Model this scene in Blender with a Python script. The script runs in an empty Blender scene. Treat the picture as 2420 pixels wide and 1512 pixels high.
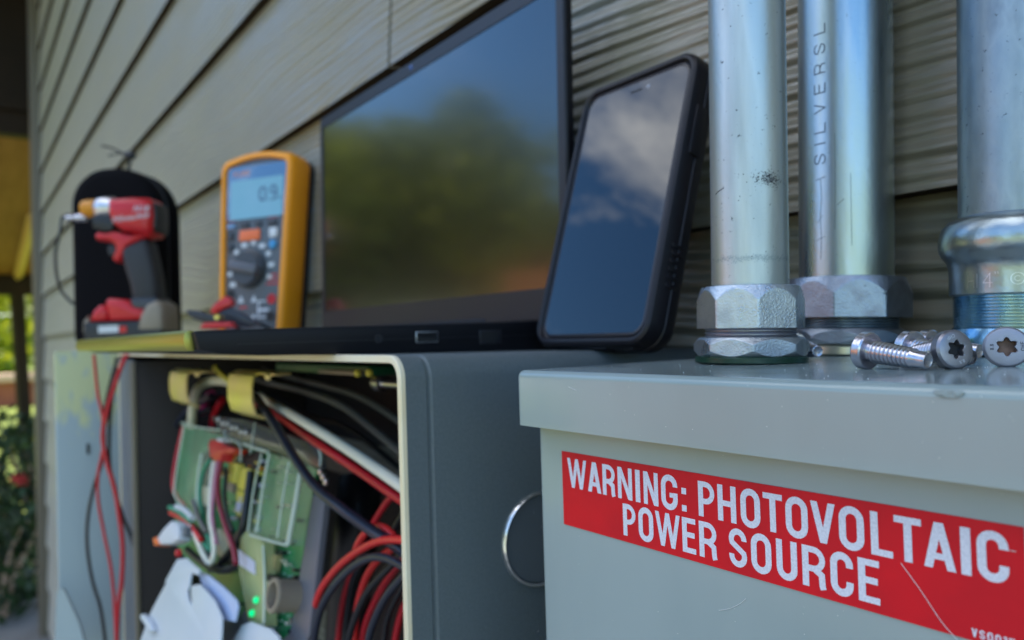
import bpy, bmesh, math, random
from mathutils import Vector, Matrix, noise
R = math.radians
random.seed(7)
scene = bpy.context.scene
col = scene.collection

# ---------------------------------------------------------------- camera
PXW, PXH, FPX = 2419.0, 1512.0, 1800.0
CX, CY = PXW / 2, PXH / 2
EYE = Vector((0, 0, .013))
def _d(x, y): return Vector(((x - CX) / FPX, -(y - CY) / FPX, -1.0))
_nx = -_d(-100, 829).normalized()
_q = _d(1209, 829 - .03 * 1309)
_up = (-_nx).cross(_q).normalized()
if _up.y < 0: _up = -_up
_yy = _up.cross(_nx)
ROT = Matrix((_nx, _yy, _up))
cam_data = bpy.data.cameras.new('camera')
cam = bpy.data.objects.new('camera', cam_data)
col.objects.link(cam)
cam.matrix_world = Matrix.Translation(EYE) @ ROT.to_4x4()
cam_data.sensor_width = 36
cam_data.lens = FPX / PXW * 36
cam_data.clip_start = .01
cam_data.clip_end = 500
cam_data.dof.use_dof = True
cam_data.dof.focus_distance = .218
cam_data.dof.aperture_fstop = 12.0
scene.camera = cam

# ---------------------------------------------------------------- sky, sun, exposure
SUN_EL, SUN_AZ = 52, -25       # the sun is behind the house: this wall is in open shade
world = bpy.data.worlds.new('World'); scene.world = world
world.use_nodes = True
nt = world.node_tree; nt.nodes.clear()
def N(t, **k):
    n = nt.nodes.new(t)
    for a, b in k.items(): setattr(n, a, b)
    return n
sky = N('ShaderNodeTexSky', sky_type='NISHITA', sun_disc=False)
sky.sun_elevation = R(SUN_EL); sky.sun_rotation = R(SUN_AZ)
sky.air_density = 1.0; sky.dust_density = .6; sky.ozone_density = 2.0
tc = N('ShaderNodeTexCoord')
mp = N('ShaderNodeMapping'); mp.inputs['Scale'].default_value = (1, 1, 1.3)
mp.inputs['Location'].default_value = (0, .3, 0)
n1 = N('ShaderNodeTexNoise'); n1.inputs['Scale'].default_value = 3.1; n1.inputs['Detail'].default_value = 9; n1.inputs['Roughness'].default_value = .62
n1.inputs['Distortion'].default_value = .45
rp = N('ShaderNodeValToRGB'); rp.color_ramp.elements[0].position = .53; rp.color_ramp.elements[1].position = .72
mx = N('ShaderNodeMixRGB'); mx.inputs[2].default_value = (8.3, 8.6, 9.0, 1)
bg = N('ShaderNodeBackground'); bg.inputs[1].default_value = .15
wo = N('ShaderNodeOutputWorld')
L = nt.links.new
L(tc.outputs['Generated'], mp.inputs[0]); L(mp.outputs[0], n1.inputs['Vector']); 
sp = N('ShaderNodeSeparateXYZ'); ml = N('ShaderNodeMath', operation='MULTIPLY_ADD'); ml.inputs[1].default_value = .30; ml.inputs[2].default_value = -.13
ad = N('ShaderNodeMath', operation='ADD'); L(tc.outputs['Generated'], sp.inputs[0]); L(sp.outputs[2], ml.inputs[0]); L(ml.outputs[0], ad.inputs[0]); L(n1.outputs[0], ad.inputs[1]); L(ad.outputs[0], rp.inputs[0])
L(rp.outputs[0], mx.inputs[0]); hs = N('ShaderNodeHueSaturation'); hs.inputs['Saturation'].default_value = 1.28; L(sky.outputs[0], hs.inputs['Color']); L(hs.outputs[0], mx.inputs[1]); L(mx.outputs[0], bg.inputs[0]); L(bg.outputs[0], wo.inputs[0])
sd = bpy.data.lights.new('sun', 'SUN'); sd.energy = 4.0; sd.angle = R(.5); sd.color = (1, .93, .8)
sun = bpy.data.objects.new('sun', sd); col.objects.link(sun)
sdir = Vector((math.sin(R(SUN_AZ)) * math.cos(R(SUN_EL)), math.cos(R(SUN_AZ)) * math.cos(R(SUN_EL)), math.sin(R(SUN_EL))))
sun.rotation_euler = sdir.to_track_quat('Z', 'Y').to_euler()
scene.view_settings.view_transform = 'Standard'
scene.view_settings.look = 'None'
scene.view_settings.gamma = 1
scene.view_settings.use_curve_mapping = False
scene.view_settings.exposure = 1.40
scene.cycles.max_bounces = 8
scene.cycles.transparent_max_bounces = 24
scene.cycles.caustics_reflective = False
scene.cycles.caustics_refractive = False
scene.cycles.sample_clamp_indirect = 6

# ---------------------------------------------------------------- placing (real distances)
def ray(x, y): return ROT @ _d(x, y)
def onY(x, y, v): r = ray(x, y); return EYE + r * ((v - EYE.y) / r.y)
def onZ(x, y, v): r = ray(x, y); return EYE + r * ((v - EYE.z) / r.z)
def onX(x, y, v): r = ray(x, y); return EYE + r * ((v - EYE.x) / r.x)
def dep(x, y, t): return EYE + ray(x, y) * t
RW = Vector((.588, .808, 0)); FW = Vector((-.808, .589, 0))

# ---------------------------------------------------------------- materials
def mat(name, c, rough=.5, metal=0., c2=None, nscale=8, spec=.5, bump=0, bscale=60, bdist=.001, stretch=(1, 1, 1),
        coat=0, rvar=0, emit=None, estr=0, alpha=1, detail=4, lo=.35, hi=.65, sheen=0, trans=0):
    m = bpy.data.materials.new(name); m.use_nodes = True
    t = m.node_tree; b = t.nodes['Principled BSDF']
    b.inputs['Base Color'].default_value = (*c, 1)
    b.inputs['Roughness'].default_value = rough
    b.inputs['Metallic'].default_value = metal
    b.inputs['Specular IOR Level'].default_value = spec
    b.inputs['Coat Weight'].default_value = coat; b.inputs['Coat Roughness'].default_value = .08
    b.inputs['Alpha'].default_value = alpha
    b.inputs['Sheen Weight'].default_value = sheen
    b.inputs['Transmission Weight'].default_value = trans
    if emit: b.inputs['Emission Color'].default_value = (*emit, 1); b.inputs['Emission Strength'].default_value = estr
    tcn = t.nodes.new('ShaderNodeTexCoord'); mpn = t.nodes.new('ShaderNodeMapping'); mpn.inputs['Scale'].default_value = stretch
    t.links.new(tcn.outputs['Object'], mpn.inputs[0])
    if c2 or rvar:
        n = t.nodes.new('ShaderNodeTexNoise'); n.inputs['Scale'].default_value = nscale; n.inputs['Detail'].default_value = detail
        t.links.new(mpn.outputs[0], n.inputs['Vector'])
        if c2:
            r = t.nodes.new('ShaderNodeValToRGB'); r.color_ramp.elements[0].position = lo; r.color_ramp.elements[1].position = hi
            r.color_ramp.elements[0].color = (*c, 1); r.color_ramp.elements[1].color = (*c2, 1)
            t.links.new(n.outputs[0], r.inputs[0]); t.links.new(r.outputs[0], b.inputs['Base Color'])
        if rvar:
            q = t.nodes.new('ShaderNodeMapRange'); q.inputs[3].default_value = rough - rvar; q.inputs[4].default_value = rough + rvar
            q.inputs[1].default_value = .3; q.inputs[2].default_value = .7
            t.links.new(n.outputs[0], q.inputs[0]); t.links.new(q.outputs[0], b.inputs['Roughness'])
    if bump:
        n = t.nodes.new('ShaderNodeTexNoise'); n.inputs['Scale'].default_value = bscale; n.inputs['Detail'].default_value = 5
        t.links.new(mpn.outputs[0], n.inputs['Vector'])
        bp = t.nodes.new('ShaderNodeBump'); bp.inputs['Strength'].default_value = bump; bp.inputs['Distance'].default_value = bdist
        t.links.new(n.outputs[0], bp.inputs['Height']); t.links.new(bp.outputs[0], b.inputs['Normal'])
    return m

M = {}
M['grey_paint'] = mat('grey_paint', (.275, .345, .345), .20, rvar=.05, c2=(.305, .378, .38), nscale=22, stretch=(1, 1, .35), bump=.05, bscale=250, bdist=.0006, coat=.25)
M['grey_paint_far'] = mat('grey_paint_far', (.36, .44, .46), .35, c2=(.40, .47, .47), nscale=9)
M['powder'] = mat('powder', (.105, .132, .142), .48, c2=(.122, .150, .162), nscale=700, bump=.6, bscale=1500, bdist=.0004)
M['rim'] = mat('rim', (.86, .80, .64), .32, c2=(.84, .70, .44), nscale=14)  # cream edge; the gold in the mix is a painted garden reflection
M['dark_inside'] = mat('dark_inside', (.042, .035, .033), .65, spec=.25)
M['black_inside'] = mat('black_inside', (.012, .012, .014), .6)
M['strip_grey'] = mat('strip_grey', (.14, .16, .18), .45)
M['laptop_side'] = mat('laptop_side', (.006, .006, .009), .5, spec=.3, bump=.1, bscale=900, bdist=.0002)
M['front_reflection'] = mat('front_reflection', (.36, .34, .08), .36, metal=.8)  # yellow-green garden reflection put into the base colour of the edge
M['bezel'] = mat('bezel', (.016, .016, .022), .42, bump=.15, bscale=1200, bdist=.0002)
M['screen_matte'] = mat('screen_matte', (.006, .006, .008), .19, spec=1, coat=.8, rvar=.01, nscale=40)
M['glass'] = mat('glass', (.004, .004, .006), .025, spec=.8, rvar=.02, nscale=60)
M['rubber'] = mat('rubber', (.008, .007, .011), .42, spec=.35, bump=.15, bscale=700, bdist=.0002)
M['silver'] = mat('silver', (.6, .6, .62), .3, metal=1)
M['red_label'] = mat('red_label', (.66, .003, .014), .42, spec=.3, c2=(.56, .003, .014), nscale=60, bump=.12, bscale=900, bdist=.0002)
M['print_white'] = mat('print_white', (.60, .61, .70), .45, c2=(.74, .75, .84), nscale=1800, detail=2)
M['print_grey'] = mat('print_grey', (.55, .56, .62), .4)
M['green_gasket'] = mat('green_gasket', (.004, .035, .018), .35, bump=.3, bscale=300)
M['faint_print'] = mat('faint_print', (.07, .085, .11), .5)
M['black_print'] = mat('black_print', (.02, .02, .03), .6)
M['scratch'] = mat('scratch', (.7, .72, .72), .5)
M['orange_rubber'] = mat('orange_rubber', (1.0, .35, .006), .42, bump=.1, bscale=300, bdist=.0004)
M['meter_face'] = mat('meter_face', (.10, .12, .145), .45)
M['meter_glass'] = mat('meter_glass', (.12, .24, .42), .12, spec=.8)  # sky reflection painted as blue, here and in the lcd colour
M['lcd'] = mat('lcd', (.22, .45, .55), .15, c2=(.25, .47, .58), nscale=20)
M['lcd_ink'] = mat('lcd_ink', (.06, .12, .22), .4)
M['key_dark'] = mat('key_dark', (.03, .035, .045), .45)
M['key_orange'] = mat('key_orange', (.85, .17, .04), .4)
M['key_blue'] = mat('key_blue', (.05, .3, .6), .4)
M['mark_white'] = mat('mark_white', (.65, .68, .72), .5)
M['red_plastic'] = mat('red_plastic', (.62, .012, .020), .35, bump=.1, bscale=200)
M['black_plastic'] = mat('black_plastic', (.014, .014, .017), .45)
M['grip'] = mat('grip', (.03, .031, .036), .6, bump=.4, bscale=700, bdist=.0006)
M['amber'] = mat('amber', (.75, .28, .01), .35)
M['beige_plastic'] = mat('beige_plastic', (.30, .25, .19), .5)
M['fabric'] = mat('fabric', (.004, .0036, .0052), .85, spec=.1, bump=.6, bscale=900, bdist=.0006)
M['cord_black'] = mat('cord_black', (.012, .012, .016), .38)
M['cord_navy'] = mat('cord_navy', (.018, .022, .04), .33)
M['cord_grey'] = mat('cord_grey', (.16, .15, .14), .45)
M['cord_white'] = mat('cord_white', (.85, .82, .68), .4)
M['cord_cream'] = mat('cord_cream', (.62, .58, .42), .45)
M['cord_red'] = mat('cord_red', (.55, .010, .022), .32)
M['cord_bright_red'] = mat('cord_bright_red', (.75, .03, .03), .35)
M['cord_green'] = mat('cord_green', (.03, .30, .17), .4)
M['pcb'] = mat('pcb', (.005, .15, .05), .3, c2=(.010, .23, .08), nscale=60)
M['relay_yellow'] = mat('relay_yellow', (.72, .62, .08), .4)
M['zinc_yellow'] = mat('zinc_yellow', (.88, .76, .13), .28, metal=.5, c2=(.88, .66, .30), nscale=25)
M['white_plastic'] = mat('white_plastic', (.55, .62, .70), .4, c2=(.62, .67, .72), nscale=14)
M['label_white'] = mat('label_white', (.6, .62, .75), .5)
M['led'] = mat('led', (.0, .4, .2), .4, emit=(.0, 1, .28), estr=.35)
M['acrylic'] = mat('acrylic', (.60, .74, .50), .08, alpha=.16, spec=.7)
M['acrylic_edge'] = mat('acrylic_edge', (.75, .83, .68), .25, alpha=.8)
M['strip_metal'] = mat('strip_metal', (.15, .145, .165), .45)
M['wood_dark'] = mat('wood_dark', (.022, .014, .008), .7, spec=.2, c2=(.032, .019, .011), nscale=4)
M['soffit'] = mat('soffit', (.32, .15, .06), .7, spec=.2, c2=(.26, .12, .045), nscale=3, stretch=(1, 6, 1))
M['soffit_edge'] = mat('soffit_edge', (.62, .42, .16), .6)
M['bark'] = mat('bark', (.10, .07, .05), .8, c2=(.05, .035, .025), nscale=20, bump=.5, bscale=30, bdist=.02)
M['brick_band'] = mat('brick_band', (.34, .10, .05), .8, c2=(.25, .07, .04), nscale=5)
M['cap_stone'] = mat('cap_stone', (.6, .40, .30), .8)
M['flower'] = mat('flower', (.8, .06, .05), .5)

def leafmat(name, a, b, tr=.35):
    m = bpy.data.materials.new(name); m.use_nodes = True; t = m.node_tree; p = t.nodes['Principled BSDF']
    g = t.nodes.new('ShaderNodeNewGeometry'); r = t.nodes.new('ShaderNodeValToRGB')
    r.color_ramp.elements[0].color = (*a, 1); r.color_ramp.elements[1].color = (*b, 1)
    t.links.new(g.outputs['Random Per Island'], r.inputs[0]); t.links.new(r.outputs[0], p.inputs['Base Color'])
    p.inputs['Roughness'].default_value = .5
    tl = t.nodes.new('ShaderNodeBsdfTranslucent'); mxs = t.nodes.new('ShaderNodeMixShader'); mxs.inputs[0].default_value = tr
    t.links.new(r.outputs[0], tl.inputs[0]); t.links.new(p.outputs[0], mxs.inputs[1]); t.links.new(tl.outputs[0], mxs.inputs[2])
    t.links.new(mxs.outputs[0], t.nodes['Material Output'].inputs[0])
    return m
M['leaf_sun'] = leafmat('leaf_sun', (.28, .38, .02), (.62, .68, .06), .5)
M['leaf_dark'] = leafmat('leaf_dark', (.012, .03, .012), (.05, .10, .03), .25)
M['leaf_tree'] = leafmat('leaf_tree', (.15, .20, .012), (.42, .42, .03), .5)

# galvanised metals: cloudy zinc with a faint blue and straw tint, tool marks and grime
def zincmat(name, rough, tint1, tint2, tint3, marks, stretch=(1, 1, .12), ns=90, metal=.92, bump=.12, bscale=500):
    m = bpy.data.materials.new(name); m.use_nodes = True; t = m.node_tree; b = t.nodes['Principled BSDF']; l = t.links.new
    c = t.nodes.new('ShaderNodeTexCoord'); mp = t.nodes.new('ShaderNodeMapping'); mp.inputs['Scale'].default_value = stretch
    l(c.outputs['Object'], mp.inputs[0])
    n = t.nodes.new('ShaderNodeTexNoise'); n.inputs['Scale'].default_value = ns; n.inputs['Detail'].default_value = 6
    l(mp.outputs[0], n.inputs['Vector'])
    r = t.nodes.new('ShaderNodeValToRGB'); e = r.color_ramp.elements; e[0].position = .33; e[0].color = (*tint1, 1); e[1].position = .68; e[1].color = (*tint3, 1)
    k = e.new(.5); k.color = (*tint2, 1)
    l(n.outputs[0], r.inputs[0])
    v = t.nodes.new('ShaderNodeTexNoise'); v.inputs['Scale'].default_value = 420; v.inputs['Detail'].default_value = 4; v.inputs['Roughness'].default_value = .7
    l(c.outputs['Object'], v.inputs['Vector'])
    vr = t.nodes.new('ShaderNodeValToRGB'); vr.color_ramp.elements[0].position = marks; vr.color_ramp.elements[0].color = (.03, .035, .04, 1)
    vr.color_ramp.elements[1].position = marks + .045; vr.color_ramp.elements[1].color = (1, 1, 1, 1)
    l(v.outputs[0], vr.inputs[0])
    mm = t.nodes.new('ShaderNodeMixRGB'); mm.blend_type = 'MULTIPLY'; mm.inputs[0].default_value = .85
    l(r.outputs[0], mm.inputs[1]); l(vr.outputs[0], mm.inputs[2]); l(mm.outputs[0], b.inputs['Base Color'])
    b.inputs['Metallic'].default_value = metal
    q = t.nodes.new('ShaderNodeMapRange'); q.inputs[1].default_value = .3; q.inputs[2].default_value = .7
    q.inputs[3].default_value = rough - .06; q.inputs[4].default_value = rough + .08; l(n.outputs[0], q.inputs[0]); l(q.outputs[0], b.inputs['Roughness'])
    bn = t.nodes.new('ShaderNodeTexNoise'); bn.inputs['Scale'].default_value = bscale; bn.inputs['Detail'].default_value = 3
    l(c.outputs['Object'], bn.inputs['Vector'])
    bp = t.nodes.new('ShaderNodeBump'); bp.inputs['Strength'].default_value = bump; bp.inputs['Distance'].default_value = .0006
    l(bn.outputs[0], bp.inputs['Height']); l(bp.outputs[0], b.inputs['Normal'])
    return m
M['zinc_pipe'] = zincmat('zinc_pipe', .42, (.48, .53, .52), (.56, .60, .585), (.43, .475, .47), .30)
M['zinc_bright'] = zincmat('zinc_bright', .31, (.30, .42, .50), (.46, .53, .56), (.48, .53, .45), .27)
M['zinc_blue'] = zincmat('zinc_blue', .24, (.10, .34, .58), (.36, .56, .68), (.62, .66, .42), .26, stretch=(1, 1, .8), ns=40)
M['zinc_grey'] = zincmat('zinc_grey', .42, (.26, .31, .34), (.34, .39, .42), (.20, .25, .29), .30, stretch=(1, 1, .4))
M['zinc_nut'] = zincmat('zinc_nut', .30, (.42, .46, .50), (.52, .56, .59), (.40, .43, .46), .28, stretch=(1, 1, 1), bump=.4, bscale=1500)
M['zinc_nut_dark'] = zincmat('zinc_nut_dark', .36, (.28, .31, .36), (.36, .40, .45), (.30, .31, .34), .29, stretch=(1, 1, 1), bump=.4, bscale=1300)
M['steel'] = mat('steel', (.52, .50, .54), .27, metal=1, c2=(.62, .60, .64), nscale=300, bump=.2, bscale=900, bdist=.0003)
M['steel_face'] = mat('steel_face', (.40, .39, .42), .42, metal=1, bump=.3, bscale=1600, bdist=.0002)
M['steel_dark'] = mat('steel_dark', (.30, .29, .32), .36, metal=.9, bump=.3, bscale=1600, bdist=.0002)
M['steel_matte'] = mat('steel_matte', (.36, .36, .41), .5, metal=.8, bump=.3, bscale=1600, bdist=.0002)
M['rust'] = mat('rust', (.12, .06, .04), .6, metal=.3, c2=(.24, .14, .10), nscale=400)

# embossed fibre cement siding: paint over a raised wood grain
def sidingmat():
    m = bpy.data.materials.new('siding_paint'); m.use_nodes = True; t = m.node_tree; b = t.nodes['Principled BSDF']; l = t.links.new
    c = t.nodes.new('ShaderNodeTexCoord')
    mp = t.nodes.new('ShaderNodeMapping'); mp.inputs['Scale'].default_value = (1.5, 0, 5.0)
    l(c.outputs['Object'], mp.inputs[0])
    n = t.nodes.new('ShaderNodeTexNoise'); n.inputs['Scale'].default_value = 1.3; n.inputs['Detail'].default_value = 1.5; n.inputs['Roughness'].default_value = .4
    l(mp.outputs[0], n.inputs['Vector'])
    s = t.nodes.new('ShaderNodeSeparateXYZ'); l(c.outputs['Object'], s.inputs[0])
    def mth(op, a, bb=None):
        k = t.nodes.new('ShaderNodeMath'); k.operation = op
        for i, v in enumerate((a, bb)):
            if v is None: continue
            if isinstance(v, (int, float)): k.inputs[i].default_value = v
            else: l(v, k.inputs[i])
        return k.outputs[0]
    phase = mth('ADD', mth('MULTIPLY', s.outputs[2], 650), mth('MULTIPLY', n.outputs[0], 62))
    w = mth('SINE', phase)
    w2 = mth('MULTIPLY', mth('SINE', mth('ADD', mth('MULTIPLY', phase, .41), 1.3)), .6)
    mp2 = t.nodes.new('ShaderNodeMapping'); mp2.inputs['Scale'].default_value = (14, 0, 300); l(c.outputs['Object'], mp2.inputs[0])
    f = t.nodes.new('ShaderNodeTexNoise'); f.inputs['Scale'].default_value = 1; f.inputs['Detail'].default_value = 4; l(mp2.outputs[0], f.inputs['Vector'])
    mp3 = t.nodes.new('ShaderNodeMapping'); mp3.inputs['Scale'].default_value = (5, 0, 16); mp3.inputs['Location'].default_value = (.7, 0, .3); l(c.outputs['Object'], mp3.inputs[0])
    a = t.nodes.new('ShaderNodeTexNoise'); a.inputs['Scale'].default_value = 1; a.inputs['Detail'].default_value = 2; l(mp3.outputs[0], a.inputs['Vector'])
    amp = t.nodes.new('ShaderNodeMapRange'); amp.inputs[1].default_value = .35; amp.inputs[2].default_value = .6; amp.inputs[3].default_value = .25; l(a.outputs[0], amp.inputs[0])
    xr = t.nodes.new('ShaderNodeMapRange'); xr.inputs[1].default_value = .45; xr.inputs[2].default_value = 1.0; xr.inputs[3].default_value = .55; xr.inputs[4].default_value = 1.3; l(s.outputs[0], xr.inputs[0])
    h = mth('ADD', mth('MULTIPLY', mth('ADD', w, w2), mth('MULTIPLY', amp.outputs[0], xr.outputs[0])), mth('MULTIPLY', f.outputs[0], 1.1))
    bp = t.nodes.new('ShaderNodeBump'); bp.inputs['Strength'].default_value = .95; bp.inputs['Distance'].default_value = .0014
    l(h, bp.inputs['Height']); l(bp.outputs[0], b.inputs['Normal'])
    r = t.nodes.new('ShaderNodeValToRGB'); r.color_ramp.elements[0].color = (.235, .208, .150, 1); r.color_ramp.elements[1].color = (.290, .260, .190, 1)
    r.color_ramp.elements[0].position = .3; r.color_ramp.elements[1].position = .7
    l(a.outputs[0], r.inputs[0]); l(r.outputs[0], b.inputs['Base Color'])
    b.inputs['Roughness'].default_value = .36; b.inputs['Specular IOR Level'].default_value = .7; b.inputs['Sheen Weight'].default_value = 1; b.inputs['Sheen Roughness'].default_value = .35; b.inputs['Sheen Tint'].default_value = (1, .97, .86, 1); b.inputs['Coat Weight'].default_value = .5; b.inputs['Coat Roughness'].default_value = .3; l(bp.outputs[0], b.inputs['Coat Normal'])
    return m
M['siding'] = sidingmat()
M['lap_shadow'] = mat('lap_shadow', (.040, .027, .016), .85, spec=.1)  # dark brown carries the shadow under each board lap
M['trim'] = mat('trim', (.20, .17, .12), .5, c2=(.17, .145, .10), nscale=5, stretch=(1, 1, .3))
def reflectionmat():   # grey enclosure, reflected foliage painted in as yellow-green blotches near the top
    m = mat('grey_paint_reflection', (.40, .48, .50), .35); t = m.node_tree; b = t.nodes['Principled BSDF']; l = t.links.new
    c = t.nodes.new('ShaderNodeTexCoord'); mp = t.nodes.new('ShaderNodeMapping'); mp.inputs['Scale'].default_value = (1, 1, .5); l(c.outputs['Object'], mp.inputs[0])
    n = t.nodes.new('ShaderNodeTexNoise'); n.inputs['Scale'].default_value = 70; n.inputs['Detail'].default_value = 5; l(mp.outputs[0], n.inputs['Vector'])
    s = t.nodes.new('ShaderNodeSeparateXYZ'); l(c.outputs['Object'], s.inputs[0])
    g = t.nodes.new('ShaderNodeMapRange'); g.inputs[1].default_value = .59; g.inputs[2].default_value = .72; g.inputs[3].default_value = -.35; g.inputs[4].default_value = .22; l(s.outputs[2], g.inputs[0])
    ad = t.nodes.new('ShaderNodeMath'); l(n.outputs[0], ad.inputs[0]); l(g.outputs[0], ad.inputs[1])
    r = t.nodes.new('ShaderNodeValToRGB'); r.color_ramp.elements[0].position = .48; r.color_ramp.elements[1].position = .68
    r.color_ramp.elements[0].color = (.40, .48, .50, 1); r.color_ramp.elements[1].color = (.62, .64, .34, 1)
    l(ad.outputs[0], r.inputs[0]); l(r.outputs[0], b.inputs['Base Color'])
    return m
M['grey_reflection'] = reflectionmat()
M['bounce_grey'] = mat('bounce_grey', (.20, .195, .185), .8, c2=(.27, .265, .25), nscale=3)
def groundmat():
    m = mat('lawn', (.12, .17, .025), .9, c2=(.22, .26, .035), nscale=2.5, detail=8, bump=.6, bscale=20, bdist=.03); return m
M['lawn'] = groundmat()

# ---------------------------------------------------------------- object helpers
MW = {}
def thing(name, label, cat, loc=(0, 0, 0), rot=None, group=None):
    o = bpy.data.objects.new(name, None); col.objects.link(o); o.empty_display_size = .02
    m = Matrix.Translation(Vector(loc)) @ (rot.to_4x4() if rot is not None else Matrix.Identity(4))
    o.matrix_world = m; MW[o.name] = m
    o['label'] = label; o['category'] = cat
    if group: o['group'] = group
    return o
def tag(o, label, cat, group=None):
    o['label'] = label; o['category'] = cat
    if group: o['group'] = group
    return o
def obj(name, bm, m, parent=None, world=False, smooth=30, label=None):
    """world=True: the mesh is given in world coordinates; else in the frame of the thing."""
    if parent is not None and world:
        bm.transform(MW[parent.name].inverted())
    me = bpy.data.meshes.new(name); bm.normal_update(); bm.to_mesh(me); bm.free()
    me.materials.append(M[m] if isinstance(m, str) else m)
    if smooth:
        me.shade_smooth(); me.set_sharp_from_angle(angle=R(smooth))
    o = bpy.data.objects.new(name, me); col.objects.link(o)
    if parent is not None:
        o.parent = parent
        MW[o.name] = MW[parent.name]
    if label: o['label'] = label
    return o
def solo(name, bm, m, label, cat, loc, group=None, smooth=30):
    """a thing that is one mesh; bm in world coordinates, origin moved to its base"""
    loc = Vector(loc); bm.transform(Matrix.Translation(-loc))
    o = obj(name, bm, m, None, False, smooth); o.location = loc
    return tag(o, label, cat, group)
def structure(name, bm, m, smooth=30):
    o = obj(name, bm, m, None, False, smooth); o['kind'] = 'structure'; return o

def NB(): return bmesh.new()
def box(bm, lo, hi, bev=0, seg=2, mtx=None):
    r = bmesh.ops.create_cube(bm, size=1)
    lo, hi = Vector(lo), Vector(hi); c = (lo + hi) / 2; s = hi - lo
    vs = r['verts']
    for v in vs: v.co = Vector((v.co.x * s.x, v.co.y * s.y, v.co.z * s.z)) + c
    if bev:
        es = list({e for v in vs for e in v.link_edges})
        rb = bmesh.ops.bevel(bm, geom=es, offset=bev, segments=seg, affect='EDGES', profile=.5)
        vs = list({v for f in rb['faces'] for v in f.verts} | {v for v in vs if v.is_valid})
    if mtx is not None: bmesh.ops.transform(bm, matrix=mtx, verts=[v for v in vs if v.is_valid])
    return bm
def sbox(lo, hi, bev=0, seg=2): return box(NB(), lo, hi, bev, seg)
def prism(pts, y0, y1, bev=0, bm=None, mtx=None, seg=2):
    """outline in x,z; extruded along y from y0 to y1"""
    bm = bm or NB()
    a = [bm.verts.new((x, y0, z)) for x, z in pts]; b = [bm.verts.new((x, y1, z)) for x, z in pts]
    fs = [bm.faces.new(a), bm.faces.new(b[::-1])]; n = len(pts)
    for i in range(n): fs.append(bm.faces.new((a[i], b[i], b[(i + 1) % n], a[(i + 1) % n])))
    bmesh.ops.recalc_face_normals(bm, faces=fs)
    vs = a + b
    if bev:
        es = list(fs[0].edges) + list(fs[1].edges)
        r = bmesh.ops.bevel(bm, geom=es, offset=bev, segments=seg, affect='EDGES', profile=.5)
        vs = list({v for f in r['faces'] for v in f.verts} | {v for v in vs if v.is_valid})
    if mtx is not None: bmesh.ops.transform(bm, matrix=mtx, verts=[v for v in vs if v.is_valid])
    return bm
def lathe(prof, segs=48, bm=None, mtx=None, cap=True):
    """profile (r, z) spun round z"""
    bm = bm or NB(); rings = []
    for r, z in prof:
        rings.append([bm.verts.new((r * math.cos(2 * math.pi * i / segs), r * math.sin(2 * math.pi * i / segs), z)) for i in range(segs)])
    fs = []
    for a, b in zip(rings, rings[1:]):
        for i in range(segs): fs.append(bm.faces.new((a[i], a[(i + 1) % segs], b[(i + 1) % segs], b[i])))
    if cap:
        fs.append(bm.faces.new(rings[0][::-1])); fs.append(bm.faces.new(rings[-1]))
    bmesh.ops.recalc_face_normals(bm, faces=fs)
    if mtx is not None: bmesh.ops.transform(bm, matrix=mtx, verts=[v for q in rings for v in q])
    return bm
def smoothpath(pts, n=8):
    pts = [Vector(p) for p in pts]
    if len(pts) < 3: return pts
    out = []
    for i in range(len(pts) - 1):
        p0 = pts[max(i - 1, 0)]; p1 = pts[i]; p2 = pts[i + 1]; p3 = pts[min(i + 2, len(pts) - 1)]
        for k in range(n):
            t = k / n
            out.append(.5 * ((2 * p1) + (p2 - p0) * t + (2 * p0 - 5 * p1 + 4 * p2 - p3) * t * t + (3 * p1 - p0 - 3 * p2 + p3) * t ** 3))
    out.append(pts[-1]); return out
def tube(pts, r, segs=10, bm=None, sm=8, flat=1.0):
    bm = bm or NB(); P = smoothpath(pts, sm) if sm else [Vector(p) for p in pts]
    rings = []; ref = Vector((.13, .2, .97))
    nrm = None
    for i, p in enumerate(P):
        t = (P[min(i + 1, len(P) - 1)] - P[max(i - 1, 0)]).normalized()
        if nrm is None: nrm = t.cross(ref).normalized()
        nrm = (nrm - t * nrm.dot(t)).normalized(); bi = t.cross(nrm)
        rr = r(i / (len(P) - 1)) if callable(r) else r
        rings.append([bm.verts.new(p + (nrm * math.cos(2 * math.pi * k / segs) * flat + bi * math.sin(2 * math.pi * k / segs)) * rr) for k in range(segs)])
    fs = []
    for a, b in zip(rings, rings[1:]):
        for k in range(segs): fs.append(bm.faces.new((a[k], a[(k + 1) % segs], b[(k + 1) % segs], b[k])))
    fs.append(bm.faces.new(rings[0][::-1])); fs.append(bm.faces.new(rings[-1]))
    bmesh.ops.recalc_face_normals(bm, faces=fs)
    return bm
def rr(w, h, r, n=8, cx=0, cz=0):
    """rounded rectangle outline, centred, counter-clockwise in x,z"""
    out = []
    rs = r if isinstance(r, (tuple, list)) else (r,) * 4      # tr, tl, bl, br
    for k, (sx, sz) in enumerate(((1, 1), (-1, 1), (-1, -1), (1, -1))):
        q = max(rs[k], 1e-5)
        for i in range(n + 1):
            a = math.pi / 2 * (k + i / n)
            out.append((cx + sx * (w / 2 - q) + q * math.cos(a), cz + sz * (h / 2 - q) + q * math.sin(a)))
    return out
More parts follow.
